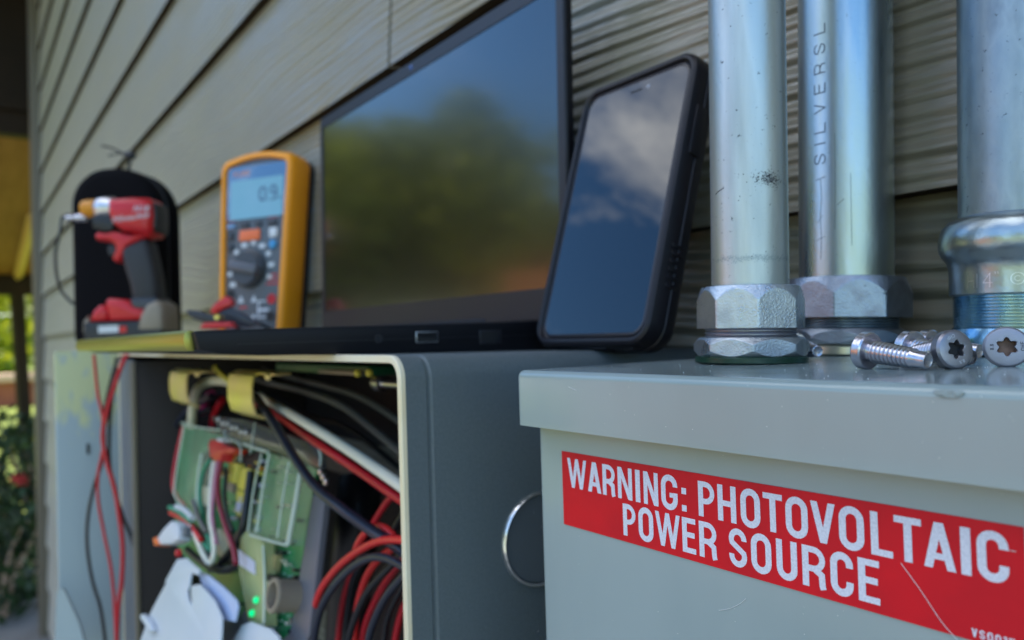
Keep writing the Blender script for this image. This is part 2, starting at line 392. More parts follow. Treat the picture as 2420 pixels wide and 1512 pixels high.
def loft(loops, bm=None, cap0=True, cap1=True, mtx=None):
    bm = bm or NB(); rings = [[bm.verts.new(p) for p in lp] for lp in loops]; fs = []
    n = len(rings[0])
    for a, b in zip(rings, rings[1:]):
        for k in range(n): fs.append(bm.faces.new((a[k], a[(k + 1) % n], b[(k + 1) % n], b[k])))
    if cap0: fs.append(bm.faces.new(rings[0][::-1]))
    if cap1: fs.append(bm.faces.new(rings[-1]))
    bmesh.ops.recalc_face_normals(bm, faces=fs)
    if mtx is not None: bmesh.ops.transform(bm, matrix=mtx, verts=[v for q in rings for v in q])
    return bm
def rrloft(w, h, r, stations, n=8, cx=0, cz=0, **k):
    """stations: (inset, y)"""
    return loft([[(x, y, z) for x, z in rr(w - 2 * i, h - 2 * i, max(r - i, .0004), n, cx, cz)] for i, y in stations], **k)
def ribbon(bm, pts, t, y=0, closed=False):
    """flat stroke of width t in x,z with butt ends and mitred turns"""
    n = len(pts); L_, R_ = [], []
    P = [Vector((p[0], p[1])) for p in pts]
    for i in range(n):
        if closed: a, b = P[i] - P[i - 1], P[(i + 1) % n] - P[i]
        else:
            a = P[i] - P[i - 1] if i else P[1] - P[0]
            b = P[i + 1] - P[i] if i < n - 1 else P[i] - P[i - 1]
        a.normalize(); b.normalize(); m_ = (a + b)
        m_ = m_.normalized() if m_.length > 1e-6 else a
        nn = Vector((-m_.y, m_.x)); s = t / 2 / max(.35, nn.dot(Vector((-a.y, a.x))))
        L_.append(bm.verts.new((P[i].x + nn.x * s, y, P[i].y + nn.y * s))); R_.append(bm.verts.new((P[i].x - nn.x * s, y, P[i].y - nn.y * s)))
    for i in range(n if closed else n - 1):
        j = (i + 1) % n
        bm.faces.new((L_[i], L_[j], R_[j], R_[i]))
def arc(cx, cz, rx, rz, a0, a1, n=10):
    return [(cx + rx * math.cos(R(a0 + (a1 - a0) * i / n)), cz + rz * math.sin(R(a0 + (a1 - a0) * i / n))) for i in range(n + 1)]
def glyph(bm, ch, x0, x1, z0, z1, t, y=0, e=2e-5):
    """condensed bold sans capitals, drawn as strokes of width t; overlapping strokes are lifted a hair"""
    w, h = x1 - x0, z1 - z0; q = t / 2; xm = (x0 + x1) / 2; zm = (z0 + z1) / 2
    rx = w / 2 - q; tv = t * .86; qv = tv / 2
    r_ = rx
    st = lambda p, tt=t, k=0: ribbon(bm, p, tt, y - e * k)
    top = lambda: arc(xm, z1 - qv - r_, rx, r_, 0, 180)
    bot = lambda: arc(xm, z0 + qv + r_, rx, r_, 180, 360)
    if ch == 'I': st([(xm, z0), (xm, z1)], w if w < t * 1.4 else t)
    elif ch == 'L': st([(x0 + q, z0), (x0 + q, z1)]); st([(x0 + t, z0 + qv), (x1, z0 + qv)], tv)
    elif ch == 'E':
        st([(x0 + q, z0), (x0 + q, z1)])
        for zz, k in ((z0 + qv, 0), (zm + .02 * h, .08), (z1 - qv, 0)): st([(x0 + t, zz), (x1 - k * w, zz)], tv)
    elif ch == 'F':
        st([(x0 + q, z0), (x0 + q, z1)])
        for zz, k in ((zm + .02 * h, .08), (z1 - qv, 0)): st([(x0 + t, zz), (x1 - k * w, zz)], tv)
    elif ch == 'T': st([(x0, z1 - qv), (x1, z1 - qv)], tv); st([(xm, z0), (xm, z1 - tv)])
    elif ch == 'H':
        st([(x0 + q, z0), (x0 + q, z1)]); st([(x1 - q, z0), (x1 - q, z1)]); st([(x0 + t, zm), (x1 - t, zm)], tv)
    elif ch == 'N':
        st([(x0 + q * .92, z0), (x0 + q * .92, z1)], t * .92); st([(x1 - q * .92, z0), (x1 - q * .92, z1)], t * .92)
        v = [bm.verts.new(p) for p in ((x0, y - e, z1), (x0 + t, y - e, z1), (x1, y - e, z0), (x1 - t, y - e, z0))]; bm.faces.new(v)
    elif ch in 'AVWM':
        def leg(xa, xb, za, zb, k, tt=t * 1.02):
            v = [bm.verts.new(p) for p in ((xa - tt / 2, y - e * k, za), (xa + tt / 2, y - e * k, za), (xb + tt / 2, y - e * k, zb), (xb - tt / 2, y - e * k, zb))]; bm.faces.new(v)
        if ch == 'A':
            leg(x0 + q, xm - t * .04, z0, z1, 0); leg(x1 - q, xm + t * .04, z0, z1, 1)
            st([(x0 + .27 * w, z0 + .27 * h), (x1 - .27 * w, z0 + .27 * h)], tv * .9, 2)
        elif ch == 'V': leg(xm, x0 + q, z0, z1, 0); leg(xm, x1 - q, z0, z1, 1)
        else:
            a_, b_ = x0 + .29 * w, x1 - .29 * w; u = t * .84
            leg(a_, x0 + u / 2, z0, z1, 0, u); leg(a_, xm, z0, z1, 1, u); leg(b_, xm, z0, z1, 2, u); leg(b_, x1 - u / 2, z0, z1, 3, u)
    elif ch == 'O' or ch == '0': ribbon(bm, (top() + bot()), t, y, True)
    elif ch == 'U': st([(x0 + q, z1)] + bot() + [(x1 - q, z1)])
    elif ch in 'CG':
        p = [(x1 - q, z1 - .33 * h)] + top() + bot()
        if ch == 'C': st(p + [(x1 - q, z0 + .35 * h)])
        else:
            st(p + [(x1 - q, z0 + .50 * h)]); st([(xm + .02 * w, z0 + .50 * h - qv), (x1, z0 + .50 * h - qv)], tv * .9, 1)
    elif ch in 'PR':
        st([(x0 + q, z0), (x0 + q, z1)]); zr = z0 + (.44 if ch == 'P' else .46) * h; rz = (z1 - qv - zr) / 2; rx2 = min(w * .5, rz)
        ribbon(bm, [(x0 + t, z1 - qv), (x1 - q - rx2, z1 - qv)] + arc(x1 - q - rx2, zr + rz, rx2, rz, 90, -90)[1:] + [(x0 + t, zr)], tv, y)
        if ch == 'R': st([(x0 + .52 * w, zr), (x1 - q * 1.25, zr - .12 * h), (x1 - q * 1.1, z0 + .08 * h), (x1 - q * .8, z0)], t * .94, 1)
    elif ch == 'S':
        rz = (h - tv) / 4
        st([(x1 - q, z1 - .30 * h)] + arc(xm, z1 - qv - rz, rx, rz, 0, 205, 12) + arc(xm, z0 + qv + rz, rx, rz, 25, -180, 12) + [(x0 + q, z0 + .32 * h)], t * .93)
    elif ch == ':':
        for zz in (z0 + .12 * h, z0 + .62 * h): st([(xm, zz - .09 * h), (xm, zz + .09 * h)], t)
    elif ch == '1': st([(xm + q, z0), (xm + q, z1)]); st([(xm - t, z1 - .2 * h), (xm + q * .3, z1 - .06 * h)], tv * .8, 1)
    elif ch == '5': st([(x1, z1 - qv), (x0 + q, z1 - qv), (x0 + q, zm + .02 * h)] + arc(xm, z0 + .3 * h, rx, .26 * h, 130, -160), t * .85)
    elif ch == '8': ribbon(bm, arc(xm, z0 + .27 * h, rx, .27 * h - qv, 0, 330, 11), tv, y, True); ribbon(bm, arc(xm, z0 + .76 * h, rx * .9, .24 * h - qv, 0, 330, 11), tv, y - e, True)
    elif ch == '4': st([(x1 - .3 * w, z0), (x1 - .3 * w, z1)]); st([(x1 - .3 * w, z1), (x0, z0 + .32 * h), (x1, z0 + .32 * h)], tv * .8, 1)
    elif ch == '.': st([(xm, z0), (xm, z0 + t)], t)
def typeset(bm, text, x, z, h, t, w=None, gap=None, y=0):
    w = w or h * .5; gap = gap if gap is not None else h * .14
    for c in text:
        cw = {'I': t, ':': t, '.': t, ' ': w * .5, '1': w * .6, 'M': w * 1.3, 'W': w * 1.4}.get(c, w)
        if c != ' ': glyph(bm, c, x, x + cw, z, z + h, t, y)
        x += cw + gap
    return x
def textmesh(s, size, depth=0, shear=0, align='CENTER'):
    cu = bpy.data.curves.new('lettering', 'FONT'); cu.body = s; cu.size = size; cu.extrude = depth; cu.shear = shear
    cu.align_x = align; cu.align_y = 'CENTER'; cu.resolution_u = 3
    o = bpy.data.objects.new('lettering', cu); col.objects.link(o)
    dg = bpy.context.evaluated_depsgraph_get(); me = bpy.data.meshes.new_from_object(o.evaluated_get(dg))
    bm = NB(); bm.from_mesh(me); bpy.data.meshes.remove(me); bpy.data.objects.remove(o); bpy.data.curves.remove(cu)
    bm.transform(Matrix.Rotation(R(90), 4, 'X'))    # now reads in x,z and faces -y
    return bm
def cloud(name, pts_fn, n, size, m, parent=None, kind=None):
    vs, fs = [], []
    for i in range(n):
        p = Vector(pts_fn()); s = size * random.uniform(.5, 1.3)
        a = Vector((random.gauss(0, 1), random.gauss(0, 1), random.gauss(0, 1))).normalized()
        b = a.orthogonal().normalized(); c = a.cross(b); th = random.uniform(0, 6.28)
        u = (b * math.cos(th) + c * math.sin(th)) * s; v = (c * math.cos(th) - b * math.sin(th)) * s * .5
        k = len(vs); vs += [p - u, p + v, p + u, p - v]; fs.append((k, k + 1, k + 2, k + 3))
    if parent is not None:
        inv = MW[parent.name].inverted(); vs = [inv @ q for q in vs]
    me = bpy.data.meshes.new(name); me.from_pydata(vs, [], fs); me.materials.append(M[m])
    o = bpy.data.objects.new(name, me); col.objects.link(o)
    if parent is not None: o.parent = parent; MW[o.name] = MW[parent.name]
    if kind: o['kind'] = kind
    return o

# ================================================================ large structure
g = NB(); bmesh.ops.create_grid(g, x_segments=60, y_segments=60, size=160)
for v in g.verts:
    v.co.z = -1.4
structure('ground', g, 'lawn')

structure('bounce_slab', sbox((-5.2, -8.5, -1.5), (8, .4, -1.36)), 'bounce_grey', 0)  # added slab out of view, keeps the bounce light neutral
WALLY = .345
wall = thing('siding_wall', 'olive grey house wall of overlapping boards with raised wood grain, behind all the tools', 'wall', (-1.4, WALLY, -1.4))
b = NB(); be = NB()
seamx = -.637
for k in range(-7, 10):
    z0 = .0685 + (k - 0) * .199
    segs = [(-4.3, seamx - .0024), (seamx + .0024, 1.9)] if k == 1 else [(-4.3, 1.9)]
    for xa, xb in segs:
        v = [(xa, WALLY - .015, z0), (xb, WALLY - .015, z0), (xb, WALLY - .001, z0 + .215), (xa, WALLY - .001, z0 + .215),
             (xa, WALLY + .006, z0), (xb, WALLY + .006, z0), (xb, WALLY + .006, z0 + .215), (xa, WALLY + .006, z0 + .215)]
        q = [b.verts.new(p) for p in v]
        for f in ((0, 1, 2, 3), (0, 3, 7, 4), (1, 5, 6, 2)): b.faces.new([q[i] for i in f])
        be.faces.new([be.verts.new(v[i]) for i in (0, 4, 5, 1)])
bmesh.ops.recalc_face_normals(b, faces=b.faces)
obj('siding_boards', b, 'siding', wall, True, smooth=0)
bmesh.ops.recalc_face_normals(be, faces=be.faces); obj('shadow_lower_edges', be, 'lap_shadow', wall, True, smooth=0)  # undersides of the boards, painted dark as the shadow gap
obj('backing', sbox((-4.3, WALLY + .0065, -1.4), (1.9, WALLY + .12, 2.0)), 'wood_dark', wall, True, 0)
obj('corner_post', sbox((-4.42, .300, -1.4), (-4.29, .46, 1.9), .006), 'trim', wall, True)
b = NB(); box(b, (-4.5, -.22, 1.92), (2.3, 5, 1.96)); box(b, (-4.5, -.25, 1.90), (2.3, -.22, 2.08)); box(b, (-4.5, -.25, 2.085), (2.3, 5, 2.12))
obj('eave', b, 'wood_dark', wall, True, 0)

# porch beyond the corner
po = thing('porch_roof', 'dark porch roof with an ochre board ceiling beyond the house corner', 'porch', (-6.3, .5, -1.4))
b = NB(); v = [b.verts.new(p) for p in ((-4.55, -1.2, 1.09), (-4.55, 3, 1.09), (-8.1, 3, .68), (-8.1, -1.2, .68), (-4.55, -1.2, 1.12), (-4.55, 3, 1.12), (-8.1, 3, .72), (-8.1, -1.2, .72))]
for f in ((0, 1, 2, 3), (4, 5, 6, 7), (0, 1, 5, 4), (2, 3, 7, 6), (1, 2, 6, 5), (3, 0, 4, 7)): b.faces.new([v[i] for i in f])
bmesh.ops.recalc_face_normals(b, faces=b.faces)
obj('ceiling_boards', b, 'soffit', po, True, 0)
b = NB(); box(b, (-8.25, -1.2, .50), (-8.1, 3, .74)); obj('end_beam', b, 'wood_dark', po, True, 0)
b = NB(); box(b, (-4.60, -1.2, 1.085), (-4.5, 3, 1.20)); box(b, (-4.58, -1.2, 1.203), (-4.47, 3, 1.9)); obj('header_beam', b, 'wood_dark', po, True, 0)
p0 = onX(38, 500, -7.0); p1 = onX(66, 640, -8.0)
b = NB(); pA, pB = onX(77, 470, -6.0), onX(42, 640, -8.09)
pA.z = 1.09 - (-4.55 - pA.x) * .1155 - .02; pB.z = .66
tube([pA, pB], .035, 4, b, 0); obj('edge_trim', b, 'soffit_edge', po, True, 0)
post_t = onX(40, 690, -8.15); post_b = onX(66, 1130, -8.15); post_b = post_t + (post_b - post_t) * ((post_t.z + 1.4) / (post_t.z - post_b.z))
b = NB(); tube([post_b, (post_b + post_t) / 2, post_t], .062, 4, b, 0)
solo('porch_post', b, 'wood_dark', 'dark brown wooden porch post standing against the bright lawn', 'post', (post_b.x, post_b.y, -1.4), smooth=0)

b = NB(); box(b, (-23.2, -8, -1.4), (-22.6, 14, -.80))
low = thing('garden_wall', 'low red brown garden wall with a pale cap across the far lawn', 'wall', (-22.9, 3, -1.4))
obj('brickwork', b, 'brick_band', low, True, 0); obj('cap', sbox((-23.3, -8, -.798), (-22.5, 14, -.60), .02), 'cap_stone', low, True)
hd = thing('hedge', 'tall sunlit yellow green hedge behind the low garden wall', 'hedge', (-25.5, 3, -1.4))
def hp():
    y = random.uniform(-8, 14); top = 2.6 + 1.0 * noise.noise(Vector((y * .5, 0, 3)))
    return (-25.5 + random.uniform(-1.3, 1.3), y, -1.3 + (top + 1.3) * random.random() ** .8)
cloud('foliage', hp, 15000, .22, 'leaf_sun', hd)
b = NB()
for k in range(12): tube([(-25.5, -7 + k * 1.8, -1.4), (-25.4, -7 + k * 1.8 + .2, .3), (-25.6, -7 + k * 1.8, 1.6)], .06, 6, b, 0)
obj('stems', b, 'bark', hd, True)

def shrub(x, y, rx, h, n, m, label, size=.04, stems=9):
    t = thing('shrub', label, 'shrub', (x, y, -1.4), group='shrubs under the porch')
    def f():
        a = random.uniform(0, 6.28); r = rx * random.random() ** .5; zz = random.random() ** .7
        k = .75 + .5 * noise.noise(Vector((x + r * math.cos(a) * 2, y + r * math.sin(a) * 2, zz * 3)))
        return (x + r * math.cos(a) * k, y + r * math.sin(a) * k, -1.35 + h * zz * k * 1.15)
    cloud('leaves', f, n, size, m, t)
    b = NB()
    for i in range(stems):
        a = random.uniform(0, 6.28); q = rx * .7
        tube([(x + .05 * math.cos(a), y + .05 * math.sin(a), -1.4), (x + q * .5 * math.cos(a), y + q * .5 * math.sin(a), -1.4 + h * .5), (x + q * math.cos(a), y + q * math.sin(a), -1.4 + h * .85)], .009, 5, b, 3)
    obj('stems', b, 'cap_stone', t, True)
    return t
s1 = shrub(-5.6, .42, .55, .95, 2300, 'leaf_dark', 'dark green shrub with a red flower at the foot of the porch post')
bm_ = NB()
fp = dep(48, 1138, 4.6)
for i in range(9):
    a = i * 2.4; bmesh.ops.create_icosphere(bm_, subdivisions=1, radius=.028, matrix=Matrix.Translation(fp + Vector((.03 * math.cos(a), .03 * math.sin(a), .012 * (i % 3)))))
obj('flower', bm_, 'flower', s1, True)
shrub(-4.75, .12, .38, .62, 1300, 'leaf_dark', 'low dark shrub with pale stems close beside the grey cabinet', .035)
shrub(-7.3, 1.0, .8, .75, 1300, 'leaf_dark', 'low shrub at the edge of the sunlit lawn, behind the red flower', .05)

def tree(x, y, h, rx, label, n=4200, size=.22):
    t = thing('garden_tree', label, 'tree', (x, y, -1.4), group='trees across the garden')
    cs = [(Vector((x + random.gauss(0, rx * .5), y + random.gauss(0, rx * .5), -1.4 + h * random.uniform(.38, .92))), rx * random.uniform(.28, .5)) for _ in range(16)]
    def f():
        c, r = random.choice(cs); d = Vector((random.gauss(0, 1), random.gauss(0, 1), random.gauss(0, .8))).normalized()
        return c + d * r * random.uniform(.6, 1.05)
    cloud('crown', f, n, size, 'leaf_tree', t)
    b = NB(); tube([(x, y, -1.4), (x + .1, y, -1.4 + h * .3), (x, y + .1, -1.4 + h * .7)], lambda k: .16 * (1 - .7 * k), 8, b, 4)
    for c, r in cs[:7]: tube([(x, y, -1.4 + h * .3), (Vector((x, y, -1.4 + h * .4)) + c) / 2 + Vector((0, 0, .1)), c], lambda k: .06 * (1 - .7 * k), 6, b, 3)
    obj('trunk', b, 'bark', t, True)
for i, (x, y, h, rx, lb) in enumerate(((-13.5, -4.2, 6.1, 2.6, 'broad green tree mirrored at the left of the laptop screen'),
        (-12.5, -7.2, 6.6, 2.3, 'rounded green tree mirrored in the middle of the laptop screen'),
        (-16.5, -2.2, 6.2, 2.6, 'far green tree mirrored at the left edge of the laptop screen'),
        (-15.0, -5.6, 6.4, 2.6, 'dense green tree mirrored between the two nearest ones in the laptop screen'),
        (-9.9, -8.0, 4.4, 1.9, 'small tree mirrored at the lower right of the laptop screen'),
        (-2.5, -14, 4.2, 2.4, 'wide tree across the garden, mirrored in the conduits'),
        (5.5, -13, 6.0, 2.6, 'tall tree across the garden, mirrored at the right of the conduits'))):
    tree(x, y, h, rx, lb)
fe = thing('wooden_fence', 'orange brown board fence mirrored low in the laptop screen', 'fence', (-5.3, -7.0, -1.4))
b = NB()
for k in range(20):
    a = Vector((-8.0, -5.3, 0)).lerp(Vector((-2.6, -8.7, 0)), k / 19)
    mtx = Matrix.Translation(a) @ Matrix.Rotation(math.atan2(-3.4, 5.4), 4, 'Z')
    box(b, (-.163, -.012, -1.4), (.163, .012, 1.05 + random.uniform(-.01, .01)), 0, 2, mtx)
obj('boards', b, mat('fence_wood', (.55, .19, .06), .7, c2=(.45, .15, .045), nscale=4), fe, True, 0)
b = NB(); mtx = Matrix.Translation((-5.3, -7.0, 0)) @ Matrix.Rotation(math.atan2(-3.4, 5.4), 4, 'Z')
box(b, (-3.1, -.05, -.9), (3.1, -.014, -.8), 0, 2, mtx); box(b, (-3.1, -.05, .8), (3.1, -.014, .9), 0, 2, mtx); obj('rails', b, 'wood_dark', fe, True, 0)

# ================================================================ right box with the warning label
def vloft(x0, x1, y0, y1, r, st, n=6, **k):
    cx, cy = (x0 + x1) / 2, (y0 + y1) / 2
    return loft([[(x, y, z) for x, y in rr(x1 - x0 - 2 * i, y1 - y0 - 2 * i, max(r - i, .0003), n, cx, cy)] for i, z in st], **k)
rb = thing('labelled_enclosure', 'glossy blue grey metal box with an overhanging lid and a red warning label', 'electrical box', (.02, .25, -.36))
obj('body', vloft(-.2208, .25, .171, .334, .002, [(0, -.36), (0, -.012)]), 'grey_paint', rb, True)
rl = .0026
obj('lid', vloft(-.2228, .253, .163, .3345, .0028, [(.0016, -.0185), (.0014, -.0196), (0, -.0197), (0, -rl)] + [(rl * (1 - math.cos(a)), -rl * (1 - math.sin(a))) for a in [R(x) for x in (18, 36, 54, 72, 90)]]), 'grey_paint', rb, True, 40)
lab = obj('warning_label', prism([(-.2072, -.0539), (-.064, -.0539), (-.064, -.0284), (-.2072, -.0284)], .1707, .1711), 'red_label', rb, True, 0)
def z7(zx, zy): return onY((zx / 1.8906 + 1280) / 1.0583, (zy / 1.8906 + 880) / 1.0583, .1706).x
b = NB(); TY = .17062; ST = .00178
row1 = [('W', 262, 352, 560), ('A', 358, 420, 590), ('R', 428, 487, 610), ('N', 500, 567, 630), ('I', 583, 605, 645), ('N', 622, 690, 655), ('G', 705, 782, 670), (':', 800, 825, 690),
        ('P', 880, 958, 690), ('H', 972, 1058, 715), ('O', 1080, 1172, 735), ('T', 1187, 1277, 750), ('O', 1293, 1397, 780), ('V', 1412, 1527, 800), ('O', 1545, 1663, 830),
        ('L', 1695, 1797, 860), ('T', 1807, 1935, 880), ('A', 1945, 2095, 920), ('I', 2120, 2168, 940), ('C', 2198, 2348, 970)]
row2 = [('P', 525, 585, 790), ('O', 598, 667, 810), ('W', 678, 795, 840), ('E', 805, 868, 870), ('R', 885, 968, 890), ('S', 1025, 1110, 920), ('O', 1130, 1225, 950), ('U', 1250, 1347, 980),
        ('R', 1372, 1482, 1010), ('C', 1505, 1612, 1040), ('E', 1637, 1737, 1090)]
for rw, za, zb in ((row1, -.0404, -.0304), (row2, -.0519, -.0418)):
    for c, xa, xb, ym in rw:
        x0, x1 = z7(xa, ym), z7(xb, ym)
        ov = .00012 if c in 'OCGS' else 0
        glyph(b, c, x0, x1, za - ov, zb + ov, ST, TY)
typeset(b, 'VS0015', -.0744, -.0530, .0018, .00034, w=.0011, gap=.0004, y=TY)
obj('lettering', b, 'print_white', lab, True, 0)
b = NB()
cb = onY(2240, 930, .1628)
pts = [(cb.x + .0029 * math.cos(a) * (1 + .12 * math.sin(3 * a)), cb.z + .0010 * math.sin(a) * (1 + .15 * math.cos(2 * a))) for a in [i * math.pi / 12 for i in range(24)]]
obj('paint_blister', prism(pts, .1626, .1632, .00025), mat('paint_chip', (.30, .36, .365), .15, bump=1, bscale=600, bdist=.001), rb, True)
for pa, yy in (([(1698, 1442), (1722, 1438), (1748, 1426), (1762, 1414)], .1709), ([(2128, 1330), (2175, 1395), (2225, 1470), (2262, 1512)], .1705), ([(1343, 914), (1361, 922)], .1629), ([(2382, 1300), (2400, 1303)], .1705)):
    obj('scratch', tube([onY(x, y, yy) for x, y in pa], .00007, 5, None, 4), 'scratch', rb, True)
b = NB()
for _ in range(80):
    px, py = random.uniform(1240, 2400), random.uniform(890, 1500)
    q = onY(px, py, .1628 if py < 1000 + (px - 1217) * .12 else .1708)
    if q.z > -.055 and q.z < -.027 and q.x > -.209: continue
    bmesh.ops.create_icosphere(b, subdivisions=1, radius=random.uniform(.00006, .00013), matrix=Matrix.Translation(q) @ Matrix.Diagonal((1, .35, 1, 1)))
for _ in range(60):
    q = onZ(random.uniform(1300, 2400), random.uniform(850, 895), .0001)
    if q.y < .166 or q.y > .33 or q.x < -.22: continue
    bmesh.ops.create_icosphere(b, subdivisions=1, radius=random.uniform(.00006, .00016), matrix=Matrix.Translation(q))
o = obj('dust_specks', b, 'scratch', rb, True); o['kind'] = 'stuff'

# ================================================================ middle box, open at the front
mb = thing('open_enclosure', 'dark grey textured metal box with an open front full of wiring, under the laptop', 'electrical box', (-.6165, .25, -.45))
TOPZ = .0057
def shear(bm):
    for v in bm.verts: v.co.z -= (v.co.y - .1456) * .018
    return bm
wB, hB, cxB, czB = .677, .4557, -.6165, -.2222
obj('shell', shear(rrloft(wB, hB, .010, [(.003, .334), (0, .334), (0, .1602), (.0008, .1594), (.0008, .1582), (0, .1574), (0, .1470), (.003, .1470), (.003, .334)], n=8, cx=cxB, cz=czB, cap0=False, cap1=False)), 'powder', mb, True, 40)
obj('rim', shear(rrloft(wB + .0003, hB + .0003, .010, [(0, .1476), (0, .1458), (.0004, .1454), (.0030, .1454), (.0034, .1458), (.0034, .1476)], n=8, cx=cxB, cz=czB, cap0=False, cap1=False)), 'rim', mb, True, 40)
obj('shade_liner', shear(rrloft(wB - .0068, hB - .0068, .007, [(0, .1480), (0, .3325)], n=8, cx=cxB, cz=czB, cap0=False)), 'black_inside', mb, True, 40)  # added black inner shell, paints in the dimness inside the box
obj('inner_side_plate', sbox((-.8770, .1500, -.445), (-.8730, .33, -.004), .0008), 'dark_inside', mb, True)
b = NB(); box(b, (-.951, .1462, -.445), (-.8775, .1495, -.002), .001)
obj('side_flange', b, 'strip_grey', mb, True)
obj('flange_edge', sbox((-.8772, .1448, -.445), (-.8715, .1495, -.004), .0006), 'trim', mb, True)
ko = obj('knockout', lathe([(.0200, 0), (.0200, .0008), (.0195, .0011)], 64, mtx=Matrix.Translation((-.2788, .2148, -.0808)) @ Matrix.Rotation(R(90), 4, 'Y')), mat('powder_dark', (.11, .13, .145), .5, bump=.5, bscale=1500, bdist=.0004), mb, True)
obj('ring', lathe([(.0200, 0), (.0201, .0012), (.0205, .0020), (.0209, .0023), (.0213, .0018), (.0216, .0008), (.0217, 0)], 96, cap=False, mtx=Matrix.Translation((-.2783, .2148, -.0808)) @ Matrix.Rotation(R(90), 4, 'Y')), mat('ring_metal', (.9, .9, .88), .28, metal=1, bump=1, bscale=90, bdist=.002), ko, True)

# fastener and small connectors under the top of the open box
b = lathe([(.0001, .012), (.0035, .0112), (.0046, .008), (.0046, 0), (.0025, -.0005), (.0025, -.03)], 20, mtx=Matrix.Translation(onY(905, 906, .20)) @ Matrix.Rotation(R(-90), 4, 'Y'))
solo('cap_nut', b, 'steel', 'small rounded steel cap nut inside the top right of the open box', 'fastener', onY(905, 906, .20))
tb = thing('terminal_strip', 'green and cream terminal strip under the top of the open box', 'terminal strip', onY(820, 880, .215))
b = NB(); pA, pB = onY(680, 862, .215), onY(905, 880, .215); box(b, (pA.x, .205, pA.z - .004), (pB.x, .23, pA.z + .002), .0008); obj('body', b, mat('terminal_green', (.01, .09, .045), .4), tb, True)
b = NB(); pC = onY(765, 873, .2045); pD = onY(860, 883, .2045); box(b, (pC.x, .200, pD.z - .001), (pD.x, .2049, pC.z), .0006); obj('cream_block', b, 'beige_plastic', tb, True)
for px in (848, 876):
    q = onY(px, 882 if px < 860 else 881, .199); obj('contact', lathe([(.0022, 0), (.0022, .002), (.0012, .0028)], 14, mtx=Matrix.Translation(q) @ Matrix.Rotation(R(90), 4, 'X')), 'relay_yellow', tb, True)

# ================================================================ grey cabinet at the left
lc = thing('grey_cabinet', 'pale grey cabinet behind the open door panel, carrying the black case', 'cabinet', (-1.22, .2, -.75))
obj('body', vloft(-1.42, -1.006, .165, .333, .006, [(0, -.75), (0, .003), (.002, .0075), (.006, .009)]), 'grey_reflection', lc, True)
dp = thing('door_panel', 'thin pale grey metal door standing open at the left end, with reflected foliage painted yellow near its top', 'door', (-1.0, .12, -.75))
obj('panel', vloft(-1.003, -.9995, .088, .160, .0015, [(0, -.75), (0, .006), (.001, .009)]), 'grey_reflection', dp, True)

b = NB()
box(b, (-.9996, .118, -.11), (-.9980, .121, -.098), .0005)
obj('latch', b, 'black_plastic', dp, True)
dpts = [(128, 1560), (134, 1400), (142, 1388), (152, 1396), (186, 1470), (212, 1560)]
P_ = [dep(x, y, .80) for x, y in dpts]
nrm = -FW
b = NB(); a_ = [b.verts.new(p) for p in P_]; c_ = [b.verts.new(p + FW * .003) for p in P_]
b.faces.new(a_); b.faces.new(c_[::-1])
for i in range(len(a_)): b.faces.new((a_[i], c_[i], c_[(i + 1) % len(a_)], a_[(i + 1) % len(a_)]))
bmesh.ops.recalc_face_normals(b, faces=b.faces)
solo('cover_plate', b, 'grey_paint_far', 'pointed corner of a loose grey cover plate in front of the grey cabinet', 'cover plate', P_[0])

# ================================================================ laptop
lp = thing('laptop', 'open black laptop with the garden mirrored in its dark screen, on the open box', 'laptop', (-.53, .19, .0046))
LX0, LX1 = -.720, -.343
SW = Matrix(((0, 1, 0, 0), (1, 0, 0, 0), (0, 0, 1, 0), (0, 0, 0, 1)))
obj('base', prism([(.0818, .0178), (.0835, .0185), (.139, .0192), (.31, .0208), (.318, .018), (.318, .004), (.300, .00255), (.150, .00585), (.110, .0068), (.093, .0080), (.0835, .0105)], LX0, LX1, .0009, mtx=SW), 'laptop_side', lp, True)
obj('front_edge', prism([(.0805, .0098), (.0792, .0118), (.0786, .0145), (.0792, .0178), (.0812, .0190), (.0834, .0186), (.0834, .0098)], LX0 - .001, LX1 - .006, .0006, mtx=SW), 'front_reflection', lp, True)
b = NB(); box(b, (LX1 - .0004, .100, .0121), (LX1 + .0004, .30, .0125)); obj('side_seam', b, 'bezel', lp, True)
us = obj('usb_port', sbox((LX1 - .001, .1888, .0100), (LX1 + .0003, .2020, .0158), .0003), 'silver', lp, True)
obj('slot', sbox((LX1 - .001, .1893, .01045), (LX1 + .00045, .2015, .01535)), 'black_inside', us, True)
obj('contact', sbox((LX1 - .001, .1905, .0128), (LX1 + .0006, .2003, .0145)), 'laptop_side', us, True)
ne = obj('network_port', sbox((LX1 - .001, .2275, .0080), (LX1 + .0003, .2425, .0158), .0004), 'bezel', lp, True)
b = NB(); box(b, (LX1 - .001, .2285, .0100), (LX1 + .00045, .2395, .0150)); box(b, (LX1 - .001, .2320, .0086), (LX1 + .00042, .2365, .0105)); obj('slot', b, 'black_inside', ne, True)
obj('audio_port', lathe([(.0022, 0), (.0022, .0005), (.0015, .0005), (.0015, .0001)], 20, mtx=Matrix.Translation((LX1, .168, .0128)) @ Matrix.Rotation(R(90), 4, 'Y')), 'bezel', lp, True)
LM = Matrix.Translation((-.526, .2885, .0205)) @ Matrix.Rotation(R(-1), 4, 'X')
lw, lh = .374, .2105
def lidpart(bm): bm.transform(LM); return bm
obj('lid', lidpart(rrloft(lw, lh, .006, [(.002, .0068), (0, .0058), (0, .0012), (.0006, .0006)], n=6, cz=lh / 2)), 'laptop_side', lp, True)
sx0, sx1, sz0, sz1 = -lw / 2 + .0075, lw / 2 - .0075, .0200, lh - .0110
